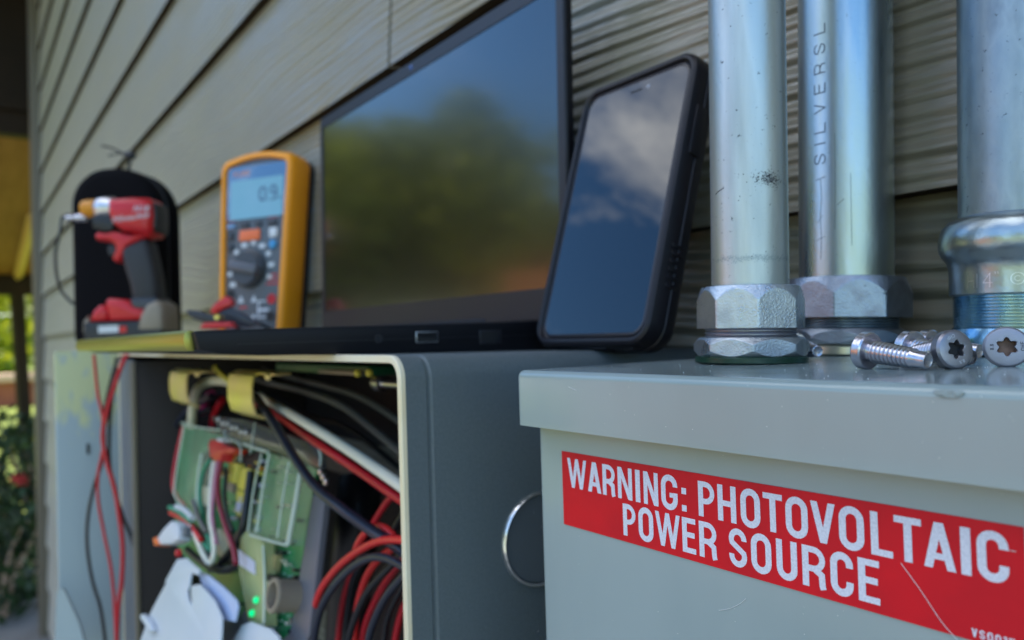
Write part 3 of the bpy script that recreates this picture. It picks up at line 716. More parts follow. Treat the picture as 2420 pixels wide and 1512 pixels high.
outer = rr(lw - .0012, lh - .0012, .0055, 6, 0, lh / 2); inner = rr(sx1 - sx0, sz1 - sz0, .0012, 6, (sx0 + sx1) / 2, (sz0 + sz1) / 2)
obj('bezel', lidpart(loft([[(x, .0008, z) for x, z in outer], [(x, -.0002, z) for x, z in rr(lw - .0022, lh - .0022, .005, 6, 0, lh / 2)], [(x, -.0002, z) for x, z in inner], [(x, .0009, z) for x, z in inner]], cap0=False, cap1=False)), 'bezel', lp, True)
obj('screen', lidpart(prism([(sx0 - .0002, sz0 - .0002), (sx1 + .0002, sz0 - .0002), (sx1 + .0002, sz1 + .0002), (sx0 - .0002, sz1 + .0002)], .00045, .0010)), 'screen_matte', lp, True, 0)
obj('webcam', lidpart(lathe([(.0022, 0), (.0020, .0003), (.001, .0004)], 18, mtx=Matrix.Translation((0, -.0002, lh - .0055)) @ Matrix.Rotation(R(90), 4, 'X'))), mat('lens_blue', (.02, .05, .25), .1, spec=1), lp, True)
b = NB(); box(b, (-.10, -.001, -.0035), (.10, .006, .004), .0015); obj('hinge', lidpart(b), 'laptop_side', lp, True)

# ================================================================ phone
PW, PH = .0868, .1545
ph = thing('smartphone', 'phone in a thick black rubber case, clouds mirrored in its glass, leaning by the laptop', 'phone', (-.2892, .2545, .0062), Matrix.Rotation(R(-17), 3, 'X'))
obj('case', rrloft(PW, PH, .0125, [(.005, .0190), (.0014, .0176), (0, .0150), (0, .0105), (.0007, .0100), (.0007, .0088), (0, .0083), (0, .0035), (.0008, .0009), (.0022, 0), (.0036, 0), (.0043, .0006), (.0049, .0020), (.0060, .0026)], n=10, cz=PH / 2), 'rubber', ph)
obj('screen', prism(rr(PW - .0116, PH - .0116, .0085, 10, 0, PH / 2), .0017, .0030, 0), 'glass', ph)
obj('inner_frame', rrloft(PW - .0106, PH - .0106, .0087, [(0, .0030), (.0002, .0016), (.0012, .0014), (.0016, .0018)], n=10, cz=PH / 2, cap0=False, cap1=False), mat('frame_plastic', (.03, .028, .036), .3), ph)
obj('speaker_slot', prism(rr(.0085, .0011, .0005, 4, .0005, PH - .0118), .00155, .0018), 'black_inside', ph)
obj('front_camera', lathe([(.0013, 0), (.0011, .0002)], 16, mtx=Matrix.Translation((.0092, .0017, PH - .0116)) @ Matrix.Rotation(R(90), 4, 'X')), mat('cam_lens', (.25, .27, .33), .1), ph)
b = NB(); box(b, (PW / 2 - .0006, .0046, .098), (PW / 2 + .0010, .0120, .124), .0005); obj('side_button', b, 'rubber', ph)
for zc in (.086, .078):
    b = NB(); box(b, (-PW / 2 - .0008, .0040, zc - .003 + .016), (-PW / 2 + .0006, .0095, zc + .003 + .016), .0005); obj('volume_button', b, 'rubber', ph)
b = NB()
for k in range(6): box(b, (PW / 2 - .0004, .0052, .030 + k * .004), (PW / 2 + .0004, .0130, .032 + k * .004), .0003)
obj('grip_ribs', b, 'rubber', ph)
b = NB(); box(b, (-.012, .004, -.0007), (.012, .0112, .0006), .0005); box(b, (.022, .005, -.0006), (.030, .010, .0006), .0004); obj('port_flap', b, 'rubber', ph)

# ================================================================ conduits
def octring(Rc, z0, z1, ph0, nside=8, cham_t=0, cham_b=0, slope=.36, segs=256, zs=36, hole=None):
    ap = Rc * math.cos(math.pi / nside); loops = []
    zz = [z0 + (z1 - z0) * i / zs for i in range(zs + 1)]
    for z in zz:
        lim = Rc * 2
        if cham_t: lim = min(lim, ap * .975 + (z1 - z) * slope)
        if cham_b: lim = min(lim, ap * .985 + (z - z0) * slope)
        lp_ = []
        for i in range(segs):
            a = 2 * math.pi * i / segs; d = ((a - ph0 + math.pi / nside) % (2 * math.pi / nside)) - math.pi / nside
            d2 = math.pi / nside - abs(d)
            ro = ap / math.cos(d2) if True else 0
            r = min(ro, Rc * .993, lim)
            lp_.append((r * math.cos(a), r * math.sin(a), z))
        loops.append(lp_)
    a0 = [(x * .90, y * .90, z0) for x, y, z in loops[0]]; a1 = [(x * .93, y * .93, z1 + .0003) for x, y, z in loops[-1]]
    return loft([a0] + loops + [a1])
def threads(r, z0, z1, pitch, depth, segs=64):
    p = [(r - depth, z0)]; n = max(1, int((z1 - z0) / pitch))
    for i in range(n):
        z = z0 + (z1 - z0) * i / n; h = (z1 - z0) / n
        p += [(r - depth, z + h * .08), (r - depth * .15, z + h * .42), (r, z + h * .5), (r - depth * .15, z + h * .58), (r - depth, z + h * .92)]
    p.append((r - depth, z1)); return lathe(p, segs)
def leanrot(deg):
    ax = Vector((0, 0, 1)).cross(RW).normalized(); return Matrix.Rotation(R(deg), 3, ax)
def camang(p): return math.atan2(EYE.y - p.y, EYE.x - p.x)
def wrap(bm, r, th0, lift=.0001):
    if len(bm.faces) < 250: bmesh.ops.subdivide_edges(bm, edges=[e for e in bm.edges if abs(e.verts[0].co.x - e.verts[1].co.x) > r * .06], cuts=5, use_grid_fill=True)
    for v in bm.verts:
        th = th0 + v.co.x / r; rad = r + lift - v.co.y
        v.co = Vector((rad * math.cos(th), rad * math.sin(th), v.co.z))
    return bm
def subd(bm, n=4):
    return bm
c1 = onZ(1774, 856.5, 0)
k1 = thing('conduit', 'slimmer galvanized conduit nearest the phone, with smudged black marks and a green gasket', 'conduit', c1, leanrot(1.3), 'galvanized conduits on the labelled box')
A1 = camang(c1)
obj('pipe', lathe([(.0137, .012), (.0137, .0265)] + [(.0137, .0265 + .9 * i / 40) for i in range(1, 41)], 96), 'zinc_pipe', k1)
obj('compression_nut', octring(.0193, .0126, .0276, A1 + R(8), cham_t=1, cham_b=0), 'zinc_nut', k1, smooth=9)
obj('thread', threads(.0166, .0090, .0130, .0011, .0008), 'steel_face', k1)
obj('locknut', octring(.0205, .0024, .0092, A1 + R(2), cham_t=1, cham_b=1, slope=.8), 'zinc_nut', k1, smooth=9)
obj('gasket', lathe([(.0190, 0), (.0199, .0004), (.0199, .0022), (.0190, .0026)], 64), 'green_gasket', k1)
def marks(r, th0, zc, spread, n, sz, seed, zsp):
    random.seed(seed); b = NB()
    for _ in range(n):
        dx, dz = random.gauss(0, spread), random.gauss(0, zsp); s = sz * random.uniform(.3, 1.2); s2 = s * random.uniform(.3, 1)
        v = [b.verts.new((dx + s * math.cos(a) * random.uniform(.6, 1), 0, zc + dz + s2 * math.sin(a))) for a in (0, 1.2, 2.5, 3.8, 5.1)]
        b.faces.new(v)
    return wrap(b, r, th0, .00004)
# camera-right on the pipe surface is a growing angle seen from outside when the surface faces the eye
def side(ang): return R(ang)
b = marks(.0137, A1 + side(30), .0650, .0027, 520, .00024, 3, .0014)
o = obj('black_smudge', b, 'black_print', k1, smooth=0); o['kind'] = 'stuff'
b = NB(); ribbon(b, [(-.0045, .0612), (-.003, .0620), (-.0015, .0624), (0, .0630)], .00035); wrap(b, .0137, A1 - side(38), .00005); obj('scuff_line', b, 'black_print', k1, smooth=0)
b = marks(.0137, A1 + side(10), .05, .009, 90, .00011, 5, .022)
for z_ in (.0375,): pass
obj('specks', b, 'black_print', k1, smooth=0)['kind'] = 'stuff'
b = marks(.0137, A1 + side(4), .0372, .010, 700, .00028, 8, .0006); obj('wear_band', b, mat('wear', (.36, .42, .43), .5, metal=.8), k1, smooth=0)['kind'] = 'stuff'

c2 = onZ(1999, 837, 0)
k2 = thing('conduit', 'wider shiny conduit in the middle with letters stamped up its side', 'conduit', c2, leanrot(1.9), 'galvanized conduits on the labelled box')
A2 = camang(c2)
obj('pipe', lathe([(.0191, .02), (.0191, .9)], 96), 'zinc_bright', k2)
obj('compression_nut', octring(.0260, .0158, .0325, A2 - R(10), cham_t=1), 'zinc_nut_dark', k2, smooth=9)
obj('thread', threads(.0212, .0108, .0165, .0011, .0008), 'zinc_grey', k2)
obj('locknut', octring(.0243, .0046, .0110, A2 + R(12), cham_t=1, cham_b=1, slope=.8), 'zinc_nut_dark', k2, smooth=9)
obj('washer', lathe([(.0215, 0), (.0225, .0006), (.0225, .0034), (.0215, .0042)], 64), mat('brass_lit', (.72, .68, .50), .3, metal=.9), k2)
b = NB(); typeset(b, 'SILVERSL', 0, 0, .0052, .0005, w=.0042, gap=.0042)
bmesh.ops.transform(b, matrix=Matrix(((0, 0, -1, 0), (0, 1, 0, 0), (1, 0, 0, 0), (0, 0, 0, 1))), verts=b.verts)
for v in b.verts: v.co.z += .0800; v.co.x += .0023
wrap(b, .0191, A2 - side(30), .00008); obj('stamped_letters', b, 'faint_print', k2, smooth=0)
b = NB(); ribbon(b, [(-.0022, .0735), (.0022, .0745)], .0003); ribbon(b, [(0, .0738), (.0004, .066), (-.0002, .058), (.0003, .050), (0, .040)], .00022)
ribbon(b, [(-.002, .048), (.0018, .0495)], .0002); ribbon(b, [(.006, .092), (.0062, .070), (.0058, .052)], .00016); ribbon(b, [(.012, .075), (.0123, .045)], .00018); ribbon(b, [(.0068, .062), (.0095, .0645)], .0002); ribbon(b, [(-.0015, .0555), (.001, .0585)], .00018)
wrap(b, .0191, A2 - side(30), .00008); obj('tool_marks', b, 'faint_print', k2, smooth=0)
b = marks(.0191, A2 + side(2), .09, .010, 60, .00016, 11, .03); obj('specks', b, 'black_print', k2, smooth=0)['kind'] = 'stuff'

c3 = onZ(2404, 838, 0)
k3 = thing('conduit', 'dull grey conduit at the right edge with a bulging threaded coupling', 'conduit', c3, leanrot(2.0), 'galvanized conduits on the labelled box')
A3 = camang(c3)
obj('pipe', lathe([(.0223, .05), (.0223, 1.1)], 96), 'zinc_grey', k3)
obj('coupling', lathe([(.0225, .0605), (.0235, .0600), (.0262, .0590), (.0288, .0562), (.0300, .0520), (.0303, .0490), (.0300, .0455), (.0288, .0430), (.0272, .0410), (.0262, .0385), (.0260, .0350), (.0260, .0262), (.0252, .0254)], 96), mat('zinc_cast', (.34, .41, .46), .3, metal=.95, c2=(.44, .48, .46), nscale=45, bump=.35, bscale=160, bdist=.0008), k3)
obj('thread', threads(.0248, .0110, .0262, .0013, .0007), 'zinc_blue', k3)
obj('flange', lathe([(.0262, 0), (.0268, .002), (.0262, .008), (.0250, .0112)], 64), 'zinc_blue', k3)
b = NB(); glyph(b, 'H', -.0130, -.0098, .0285, .0345, .0004); glyph(b, 'I', -.0088, -.0083, .0285, .0345, .0004); glyph(b, '4', -.0060, -.0022, .0285, .0345, .00045)
ribbon(b, [(-.0012, .0340), (-.0014, .0350)], .0004); ribbon(b, [(-.0002, .0340), (-.0004, .0350)], .0004)
ribbon(b, arc(.0066, .0318, .0024, .0024, 0, 340, 16), .00035, 0, True); ribbon(b, arc(.0066, .0318, .0011, .0011, 45, 315, 8), .00035)
wrap(b, .0260, A3 - side(14), .00015); obj('cast_letters', b, mat('raised_edge', (.62, .66, .70), .3, metal=1), k3, smooth=0)
for o in list(k3.children): o.data.transform(Matrix.Scale(.836, 4))

# ================================================================ screws
def screw(hc, axis, label, L=.0195, rh=.0054, name='torx_screw', spin=0, dull=False, hm='steel', roll=0):
    """hc: centre of the head's outer face; axis: unit vector from tip to head"""
    q = axis.to_track_quat('Z', 'Y').to_matrix() @ Matrix.Rotation(spin, 3, 'Z')
    t = thing(name, label, 'screw', hc, q, 'loose steel screws on the lid')
    # head: rim, face with a six-lobed socket
    b = NB(); segs = 48
    prof = [(.0030, -.0036), (rh - .0004, -.0034), (rh, -.0030), (rh, -.0008), (rh - .0005, -.00015), (rh - .0009, 0)]
    rings = [[b.verts.new((r * math.cos(2 * math.pi * i / segs), r * math.sin(2 * math.pi * i / segs), z)) for i in range(segs)] for r, z in prof]
    star = lambda i, s=1: s * (.00215 + .00042 * math.cos(6 * 2 * math.pi * i / segs))
    for s, z in ((1.08, 0), (1, -.0002), (1, -.0019)):
        rings.append([b.verts.new((star(i, s) * math.cos(2 * math.pi * i / segs), star(i, s) * math.sin(2 * math.pi * i / segs), z)) for i in range(segs)])
    for x, y in zip(rings, rings[1:]):
        for i in range(segs): b.faces.new((x[i], x[(i + 1) % segs], y[(i + 1) % segs], y[i]))
    b.faces.new(rings[0][::-1])
    bmesh.ops.recalc_face_normals(b, faces=b.faces)
    h = obj('head', b, hm, t)
    obj('recess_floor', lathe([(.0027, -.0021), (.0027, -.0018)], 24), 'rust' if hm == 'steel_matte' else 'black_inside', h)
    p = [(.0030, -.0034)]; z = -.0042; k = 0; rs = .0035
    while z > -L + .0042:
        f = 1 - (-z / L) * .26
        p += [(rs * .84 * f, z), (rs * .84 * f, z - .0004), (rs * f, z - .00075), (rs * f, z - .00095)]; z -= .00125
    p += [(rs * .68, -L + .0034), (rs * .66, -L + .0010), (rs * .60, -L + .0001), (rs * .54, -L), (rs * .40, -L + .0003)]
    obj('shank', lathe(p, 32), 'steel', t, smooth=40)
    b = NB()
    typeset(b, '8.8', -.0008, .0031, .0009, .00016, w=.0006, gap=.00015)
    typeset(b, 'CHF', -.0011, -.0041, .0010, .00016, w=.0007, gap=.0002)
    bmesh.ops.transform(b, matrix=Matrix.Rotation(R(-90), 4, 'X'), verts=b.verts)
    for v in b.verts: v.co.z = .00003
    bmesh.ops.recalc_face_normals(b, faces=b.faces)
    obj('head_marks', b, 'black_print' if not dull else 'print_grey', h, smooth=0)
    return t
def lie(ph_, pt_, L, rh=.0054, rt=.0026):
    """axis and head centre for a screw lying on the lid: head rests at contact pixel ph_, tip towards pt_"""
    a, c = onZ(*ph_, 0), onZ(*pt_, 0); d = (c - a); d.z = 0; d.normalize(); s = (rh - rt) / L
    ax = (-d * math.cos(s) + Vector((0, 0, 1)) * math.sin(s)).normalized()
    return Vector((a.x, a.y, rh * .985)), ax
hc, ax = lie((2046, 871.5), (2200, 876), .0195); screw(hc + ax * .0015, ax, 'steel screw lying with its blunt tip towards the viewer, longest one in view', .0205)
hc, ax = lie((2140, 860), (2318, 866), .023); screw(hc, ax, 'steel screw lying behind the one that shows its star recess', .0235)
n_ = (-FW * math.cos(R(8)) + RW * math.sin(R(8))).normalized(); c_ = onZ(2262, 872.5, 0)
ax = (n_ + Vector((0, 0, .10))).normalized(); screw(Vector((c_.x, c_.y, .0054)), ax, 'screw with its darker head and star recess turned right, left of the pale head', spin=R(200), dull=True, hm='steel_dark')
n_ = (-FW * math.cos(R(27)) - RW * math.sin(R(27))).normalized(); c_ = onZ(2381, 867, 0)
ax = (n_ + Vector((0, 0, .08))).normalized(); screw(Vector((c_.x, c_.y, .0055)), ax, 'screw at the right edge with pale flat head and rusty star recess facing the viewer', spin=R(90), rh=.0056, hm='steel_matte')
n_ = (FW * math.cos(R(8)) - RW * math.sin(R(8))).normalized(); c_ = onZ(1933, 851, 0)
ax = (n_ + Vector((0, 0, .11))).normalized(); tipc = Vector((c_.x, c_.y, 0)); hc = tipc + n_ * .0195; hc.z = .0054; screw(hc, ax, 'steel screw with its tip towards the viewer beside the slimmer conduit', .0195)
n_ = (FW * math.cos(R(30)) + RW * math.sin(R(-30))).normalized(); c_ = onZ(2180, 856, 0)
ax = (n_ + Vector((0, 0, .1))).normalized(); screw(Vector((c_.x, c_.y, .0054)), ax, 'hindmost screw, only its round head showing behind the lying screws', .018)

# ================================================================ multimeter
random.seed(21)
MZ = .85
mc = dep(585, 815, MZ); mc.z = .0050
RMm = (Matrix.Rotation(R(30), 3, 'Z') @ Matrix.Rotation(R(-5), 3, 'X'))
mt = thing('multimeter', 'orange and dark grey digital multimeter with a blue display, standing left of the laptop', 'multimeter', mc, RMm)
MHt = .228
def mout(ins, wt=.107, wb=.093):
    """outline: slightly narrower at the foot, arched top"""
    pts = []; h = MHt
    def xw(z): return (wb + (wt - wb) * min(1, z / (h * .8))) / 2 - ins
    c = .014 - ins * .5
    for i in range(7): a = R(90) * i / 6; pts.append((xw(h) - c + c * math.cos(a), h - ins - .005 - c + c * math.sin(a)))
    for i in range(1, 8): t = i / 8; x = (xw(h) - c) * (1 - 2 * t); pts.append((x, h - ins - .005 + .005 * (1 - (2 * t - 1) ** 2)))
    for i in range(7): a = R(90) + R(90) * i / 6; pts.append((-xw(h) + c + c * math.cos(a), h - ins - .005 - c + c * math.sin(a)))
    for i in range(5): a = R(180) + R(90) * i / 4; pts.append((-xw(0) + .008 + .008 * math.cos(a), ins + .008 + .008 * math.sin(a)))
    for i in range(5): a = R(270) + R(90) * i / 4; pts.append((xw(0) - .008 + .008 * math.cos(a), ins + .008 + .008 * math.sin(a)))
    return pts
obj('holster', loft([[(x, y, z) for x, z in mout(i)] for i, y in ((.006, .036), (.001, .032), (0, .026), (0, .008), (.0015, .002), (.004, 0), (.0075, 0), (.0085, .002), (.009, .006))]), 'orange_rubber', mt, smooth=45)
obj('face', prism(mout(.0088), .0035, .012, .0005), 'meter_face', mt)
ds = obj('display', prism(rr(.086, .063, .004, 5, .001, .1805), .0020, .006, .0006), 'meter_glass', mt)
obj('lcd', prism(rr(.076, .046, .002, 4, .002, .1725), .0016, .0030), 'lcd', ds)
b = NB()
glyph(b, 'O', .006, .017, .168, .185, .0024, .0014)
ribbon(b, arc(.0268, .1805, .0042, .0042, 0, 340, 12), .0022, .0014, True); ribbon(b, [(.031, .182), (.031, .170), (.024, .1690)], .0022, .0013)
glyph(b, '.', .0185, .0205, .168, .171, .002, .0014); glyph(b, 'V', .035, .039, .168, .172, .0008, .0014)
obj('digits', b, 'lcd_ink', ds, smooth=0)
b = textmesh('FLUKE', .0090, .0001, .2); bmesh.ops.transform(b, matrix=Matrix.Translation((-.022, .0018, .2035)), verts=b.verts); obj('maker_name', b, mat('logo_orange', (.85, .35, .2), .4), ds, smooth=0)
for kx, kz, w, h, m in ((-.034, .1425, .012, .006, 'meter_glass'), (-.014, .1425, .013, .006, 'key_dark'), (.006, .1425, .010, .006, 'key_dark'), (.026, .1425, .014, .006, 'key_dark'),
                        (-.006, .1305, .030, .0125, 'key_orange'), (-.034, .131, .008, .010, 'key_dark'), (-.034, .118, .008, .009, 'key_dark'), (.028, .131, .011, .011, 'mark_white'), (-.001, .1530, .07, .003, 'red_plastic')):
    if kz > .15: continue
    o = obj('key', prism(rr(w, h, .002, 4, kx, kz), .0015, .005, .0006), m, mt)
obj('key', lathe([(.0052, 0), (.0052, .002), (.004, .003)], 20, mtx=Matrix.Translation((.028, .0036, .1175)) @ Matrix.Rotation(R(90), 4, 'X')), 'key_blue', mt)
DC = (-.004, .0915)
dl = obj('dial', lathe([(.0225, 0), (.0220, .0050), (.0195, .0065), (.0190, .0095)], 48, mtx=Matrix.Translation((DC[0], .0036, DC[1])) @ Matrix.Rotation(R(90), 4, 'X')), mat('dial_grey', (.045, .05, .06), .4), mt)
b = NB(); box(b, (-.0215, -.015, -.0060), (.0215, -.004, .0060), .003, 3, Matrix.Translation((DC[0], .003, DC[1])) @ Matrix.Rotation(R(12), 4, 'Y')); obj('knob_bar', b, mat('knob_grey', (.10, .105, .125), .4), dl)
b = NB()
for k, a in enumerate(range(-20, 215, 26)):
    q = (DC[0] + .030 * math.cos(R(a)), DC[1] + .030 * math.sin(R(a)))
    prism(rr(.0065 + .002 * (k % 2), .0050, .001, 3, *q), .0030, .0036, 0, b)
obj('range_marks', b, 'mark_white', mt, smooth=0)
b = NB()
for x, z, w in ((.030, .078, .014), (.029, .073, .018), (.031, .083, .010), (-.012, .048, .012), (-.034, .149, .010), (.026, .149, .014)): prism(rr(w, .0016, .0004, 2, x, z), .0030, .0036, 0, b)
obj('red_print', b, 'red_plastic', mt, smooth=0)
b = NB()
for x, z in ((-.016, .0565), (.003, .0565)): prism([(x - .004, z - .003), (x + .004, z - .003), (x, z + .005)], .0030, .0036, 0, b)
prism(rr(.002, .018, .0004, 2, .010, .044), .0030, .0036, 0, b); prism(rr(.016, .0016, .0004, 2, .016, .036), .0030, .0036, 0, b)
prism(rr(.014, .003, .0004, 2, .018, .044), .0030, .0036, 0, b); prism(rr(.012, .0016, .0004, 2, .014, .054), .0030, .0036, 0, b)
prism(rr(.004, .006, .0004, 2, .003, .036), .0030, .0036, 0, b); prism(rr(.004, .006, .0004, 2, -.012, .036), .0030, .0036, 0, b)
obj('warning_marks', b, 'mark_white', mt, smooth=0)
for x, z, m in ((-.031, .0635, 'black_plastic'), (.029, .0557, 'red_plastic'), (.028, .0365, 'black_plastic'), (-.031, .036, 'black_plastic')):
    j = obj('jack', lathe([(.0056, 0), (.0056, .0016), (.0032, .0016), (.0032, .0003)], 24, mtx=Matrix.Translation((x, .0036, z)) @ Matrix.Rotation(R(90), 4, 'X')), m, mt)
obj('rear_cover', loft([[(x, y, z) for x, z in mout(i)] for i, y in ((.004, .0355), (.0015, .0365), (.0015, .041), (.006, .043))]), 'black_plastic', mt)

# test clips, drawn in a frame facing the viewer
def facing(px, py, Z, yaw=0):
    o = dep(px, py, Z); a = math.atan2(RW.y, RW.x) + R(yaw); return o, Matrix.Rotation(a, 3, 'Z')
def frame_thing(name, label, cat, px, py, Z, yaw=0, group=None):
    o, r = facing(px, py, Z, yaw); return thing(name, label, cat, o, r, group)
def zpoly(pts, org, s, y0, y1, bev=0):
    """outline given as (x right, y down) units round org, scaled to metres"""
    return prism([((x - org[0]) * s, -(y - org[1]) * s) for x, y in pts][::-1], y0, y1, bev)
s2 = .80 / 1800 / 2.907 / 1.0583
for nm, lb, red, dark, Zc in (('test_clip', 'red and black alligator clip with its jaw raised against the multimeter foot', [(290, 1275), (315, 1230), (400, 1165), (450, 1190), (462, 1232), (390, 1262), (320, 1300)],
                   [(345, 1285), (430, 1250), (520, 1290), (640, 1378), (560, 1400), (470, 1390), (370, 1330)], .80),
                  ('test_clip', 'red and black alligator clip lying flat in front of the multimeter', [(212, 1398), (235, 1358), (330, 1352), (440, 1355), (470, 1395), (340, 1404)],
                   [(118, 1258), (180, 1262), (330, 1308), (380, 1345), (240, 1352), (170, 1330), (130, 1300)], .77)):
    cx_, cy_ = 350, 1400
    px, py = (cx_ / 2.907 + 430) / 1.0583, (cy_ / 2.907 + 340) / 1.0583
    t = frame_thing(nm, lb, 'test clip', px, py, Zc, group='test clips of the multimeter')
    s = s2 * Zc / .8
    obj('handle', zpoly(red, (cx_, cy_), s, -.006, .006, .002), 'cord_bright_red', t)
    obj('jaw', zpoly(dark, (cx_, cy_), s, -.0045, .0045, .0015), mat('clip_dark', (.035, .033, .045), .35), t)
    obj('spring', lathe([(.0022, -.007), (.0022, .007)], 14, mtx=Matrix.Translation(((345 - cx_) * s, 0, -(1318 - cy_) * s)) @ Matrix.Rotation(R(90), 4, 'X')), 'zinc_yellow', t)
    b = NB(); 
    e = ((dark[2][0] - cx_) * s, 0, -(dark[2][1] + 20 - cy_) * s)
    tube([e, (e[0] + .02, .01, e[2] - .012), (e[0] + .04, .03, -.012), (e[0] + .06, .03, -.016)], .0018, 8, b); obj('lead', b, 'cord_black', t)

# ================================================================ impact driver in front of a soft case
DZ = .97; s1_ = .975 * DZ / 1800 / 2.52 / 1.0583
O1 = (830, 1440)
px, py = (O1[0] / 2.52) / 1.0583, (O1[1] / 2.52 + 300) / 1.0583
dr = frame_thing('impact_driver', 'red and black cordless driver standing on its battery in front of the black case', 'power tool', px, py, DZ, 2)
Z1 = lambda p, a, c, bev=.002: zpoly(p, O1, s1_, a, c, bev)
def d3(x, y, yy=0): return Vector(((x - O1[0]) * s1_, yy, -(y - O1[1]) * s1_))
obj('motor_housing', Z1([(752, 486), (900, 480), (1000, 486), (1028, 520), (1036, 600), (1030, 700), (1000, 728), (900, 700), (830, 690), (770, 640), (748, 570)], -.026, .026, .009), 'red_plastic', dr, smooth=50)
obj('rear_cap', Z1([(1018, 505), (1045, 520), (1052, 600), (1044, 690), (1020, 712)], -.020, .020, .004), 'black_plastic', dr)
obj('guard', Z1([(645, 705), (670, 690), (705, 700), (770, 690), (860, 712), (940, 700), (1035, 690), (1020, 722), (930, 745), (850, 782), (820, 850), (800, 880), (768, 884), (752, 862), (776, 800), (765, 765), (720, 742), (672, 745), (650, 735)], -.016, .016, .004), 'red_plastic', dr, smooth=50)
b = lathe([(.0085, 0), (.0105, .002), (.0115, .009), (.0115, .018)], 32, mtx=Matrix.Translation(d3(535, 528)) @ Matrix.Rotation(R(90), 4, 'Y')); obj('nose_ring', b, 'amber', dr)
b = lathe([(.0116, 0), (.0140, .003), (.0155, .010), (.0150, .021)], 32, mtx=Matrix.Translation(d3(632, 532)) @ Matrix.Rotation(R(90), 4, 'Y')); obj('gear_case', b, 'silver', dr)
obj('gear_cover', Z1([(625, 585), (760, 575), (770, 650), (755, 690), (700, 690), (630, 660)], -.016, .016, .004), 'black_plastic', dr)
b = lathe([(.0028, 0), (.0032, .001), (.0032, .012), (.0050, .013), (.0050, .026)], 18, mtx=Matrix.Translation(d3(430, 585)) @ Matrix.Rotation(R(90), 4, 'Y')); obj('driver_bit', b, 'steel', dr)
obj('trigger', Z1([(706, 772), (740, 765), (762, 790), (756, 840), (712, 836), (702, 800)], -.007, .007, .002), 'grip', dr)
obj('handle', Z1([(800, 800), (850, 775), (955, 730), (985, 770), (1008, 880), (1030, 1000), (1040, 1150), (985, 1180), (905, 1175), (868, 1140), (852, 1030), (822, 930)], -.017, .017, .008), 'grip', dr, smooth=50)
obj('foot', Z1([(870, 1120), (1040, 1120), (1060, 1190), (960, 1210), (880, 1180)], -.022, .022, .004), mat('foot_blue', (.045, .05, .065), .4), dr)
bt = obj('battery', Z1([(720, 1140), (740, 1118), (850, 1128), (900, 1178), (965, 1190), (960, 1262), (745, 1262)], -.024, .024, .005), 'red_plastic', dr, smooth=50)
obj('battery_nose', Z1([(618, 1262), (640, 1195), (680, 1158), (725, 1165), (738, 1262)], -.022, .022, .005), 'red_plastic', bt, smooth=50)
obj('battery_case', Z1([(590, 1266), (1075, 1266), (1080, 1440), (585, 1440)], -.025, .025, .003), 'black_plastic', bt)
obj('end_cap', Z1([(925, 1325), (945, 1230), (985, 1165), (1045, 1140), (1085, 1170), (1092, 1330)], -.027, .027, .005), 'beige_plastic', bt, smooth=50)
obj('front_cap', Z1([(575, 1330), (580, 1260), (605, 1225), (622, 1260), (622, 1330)], -.023, .023, .004), 'beige_plastic', bt)
obj('label', Z1([(685, 1292), (810, 1290), (810, 1335), (685, 1337)], -.0258, -.0252, 0), 'mark_white', bt, smooth=0)
obj('label', Z1([(815, 1298), (860, 1298), (860, 1335), (815, 1337)], -.0258, -.0252, 0), 'red_plastic', bt, smooth=0)
b = textmesh('Milwaukee', .0125, .0002, .3); bmesh.ops.transform(b, matrix=Matrix.Translation(d3(898, 612, -.0264)) @ Matrix.Scale(.85, 4) @ Matrix.Rotation(R(-8), 4, 'Y'), verts=b.verts); obj('maker_name', b, 'mark_white', dr, smooth=0)
b = textmesh('M18', .011, .0002, .2); bmesh.ops.transform(b, matrix=Matrix.Translation(d3(965, 560, -.0264)), verts=b.verts); obj('voltage_mark', b, 'mark_white', dr, smooth=0)

CZ = 1.1; s3_ = CZ / 1800 / 2.52 / 1.0583
O2 = (786, 1440); px, py = (O2[0] / 2.52) / 1.0583, (O2[1] / 2.52 + 300) / 1.0583
ca = frame_thing('soft_case', 'rounded black fabric zip case standing against the siding behind the driver', 'case', px, py, CZ, -8)
w_, h_ = 600 * s3_, 1128 * s3_
st_ = [(.012, .062), (.004, .060), (0, .052), (0, .0275), (.0012, .0265), (.0012, .0235), (0, .0225), (0, .008), (.004, .002), (.014, 0), (.03, -.0015)]
def crr(ins): return rr(w_ - 2 * ins, h_ - 2 * ins, [max(q - ins, .004) for q in (.068, .052, .022, .022)], 10, 0, h_ / 2)
obj('shell', loft([[(x, y - .02, z) for x, z in crr(i)] for i, y in st_]), 'fabric', ca, smooth=60)
zp = obj('zip', loft([[(x, y - .02, z) for x, z in crr(i)] for i, y in ((.0014, .0262), (-.0006, .0256), (-.0006, .0244), (.0014, .0238))], cap0=False, cap1=False), 'black_plastic', ca)
c3d = lambda x, y, yy=0: Vector(((x - O2[0]) * s3_, yy, -(y - O2[1]) * s3_))
b = NB(); bmesh.ops.create_icosphere(b, subdivisions=2, radius=.0075, matrix=Matrix.Translation(c3d(848, 222)) @ Matrix.Diagonal((1.3, .8, .9, 1)))
tube([c3d(840, 330), c3d(843, 280), c3d(848, 225)], .0022, 8, b); tube([c3d(845, 222), c3d(780, 195), c3d(720, 165), c3d(655, 148)], .0016, 8, b); tube([c3d(845, 225), c3d(780, 205), c3d(700, 215)], .0012, 8, b)
tube([c3d(860, 225), c3d(885, 222)], .0018, 8, b)
obj('tied_cord', b, 'cord_black', ca)
b = NB(); tube([c3d(470, 585, -.01), c3d(415, 600, -.012), c3d(400, 700, -.014), c3d(368, 810, -.014), c3d(372, 960, -.014), c3d(400, 1070, -.012), c3d(470, 1150, -.01)], .0022, 8, b); obj('side_cord', b, 'cord_black', ca)
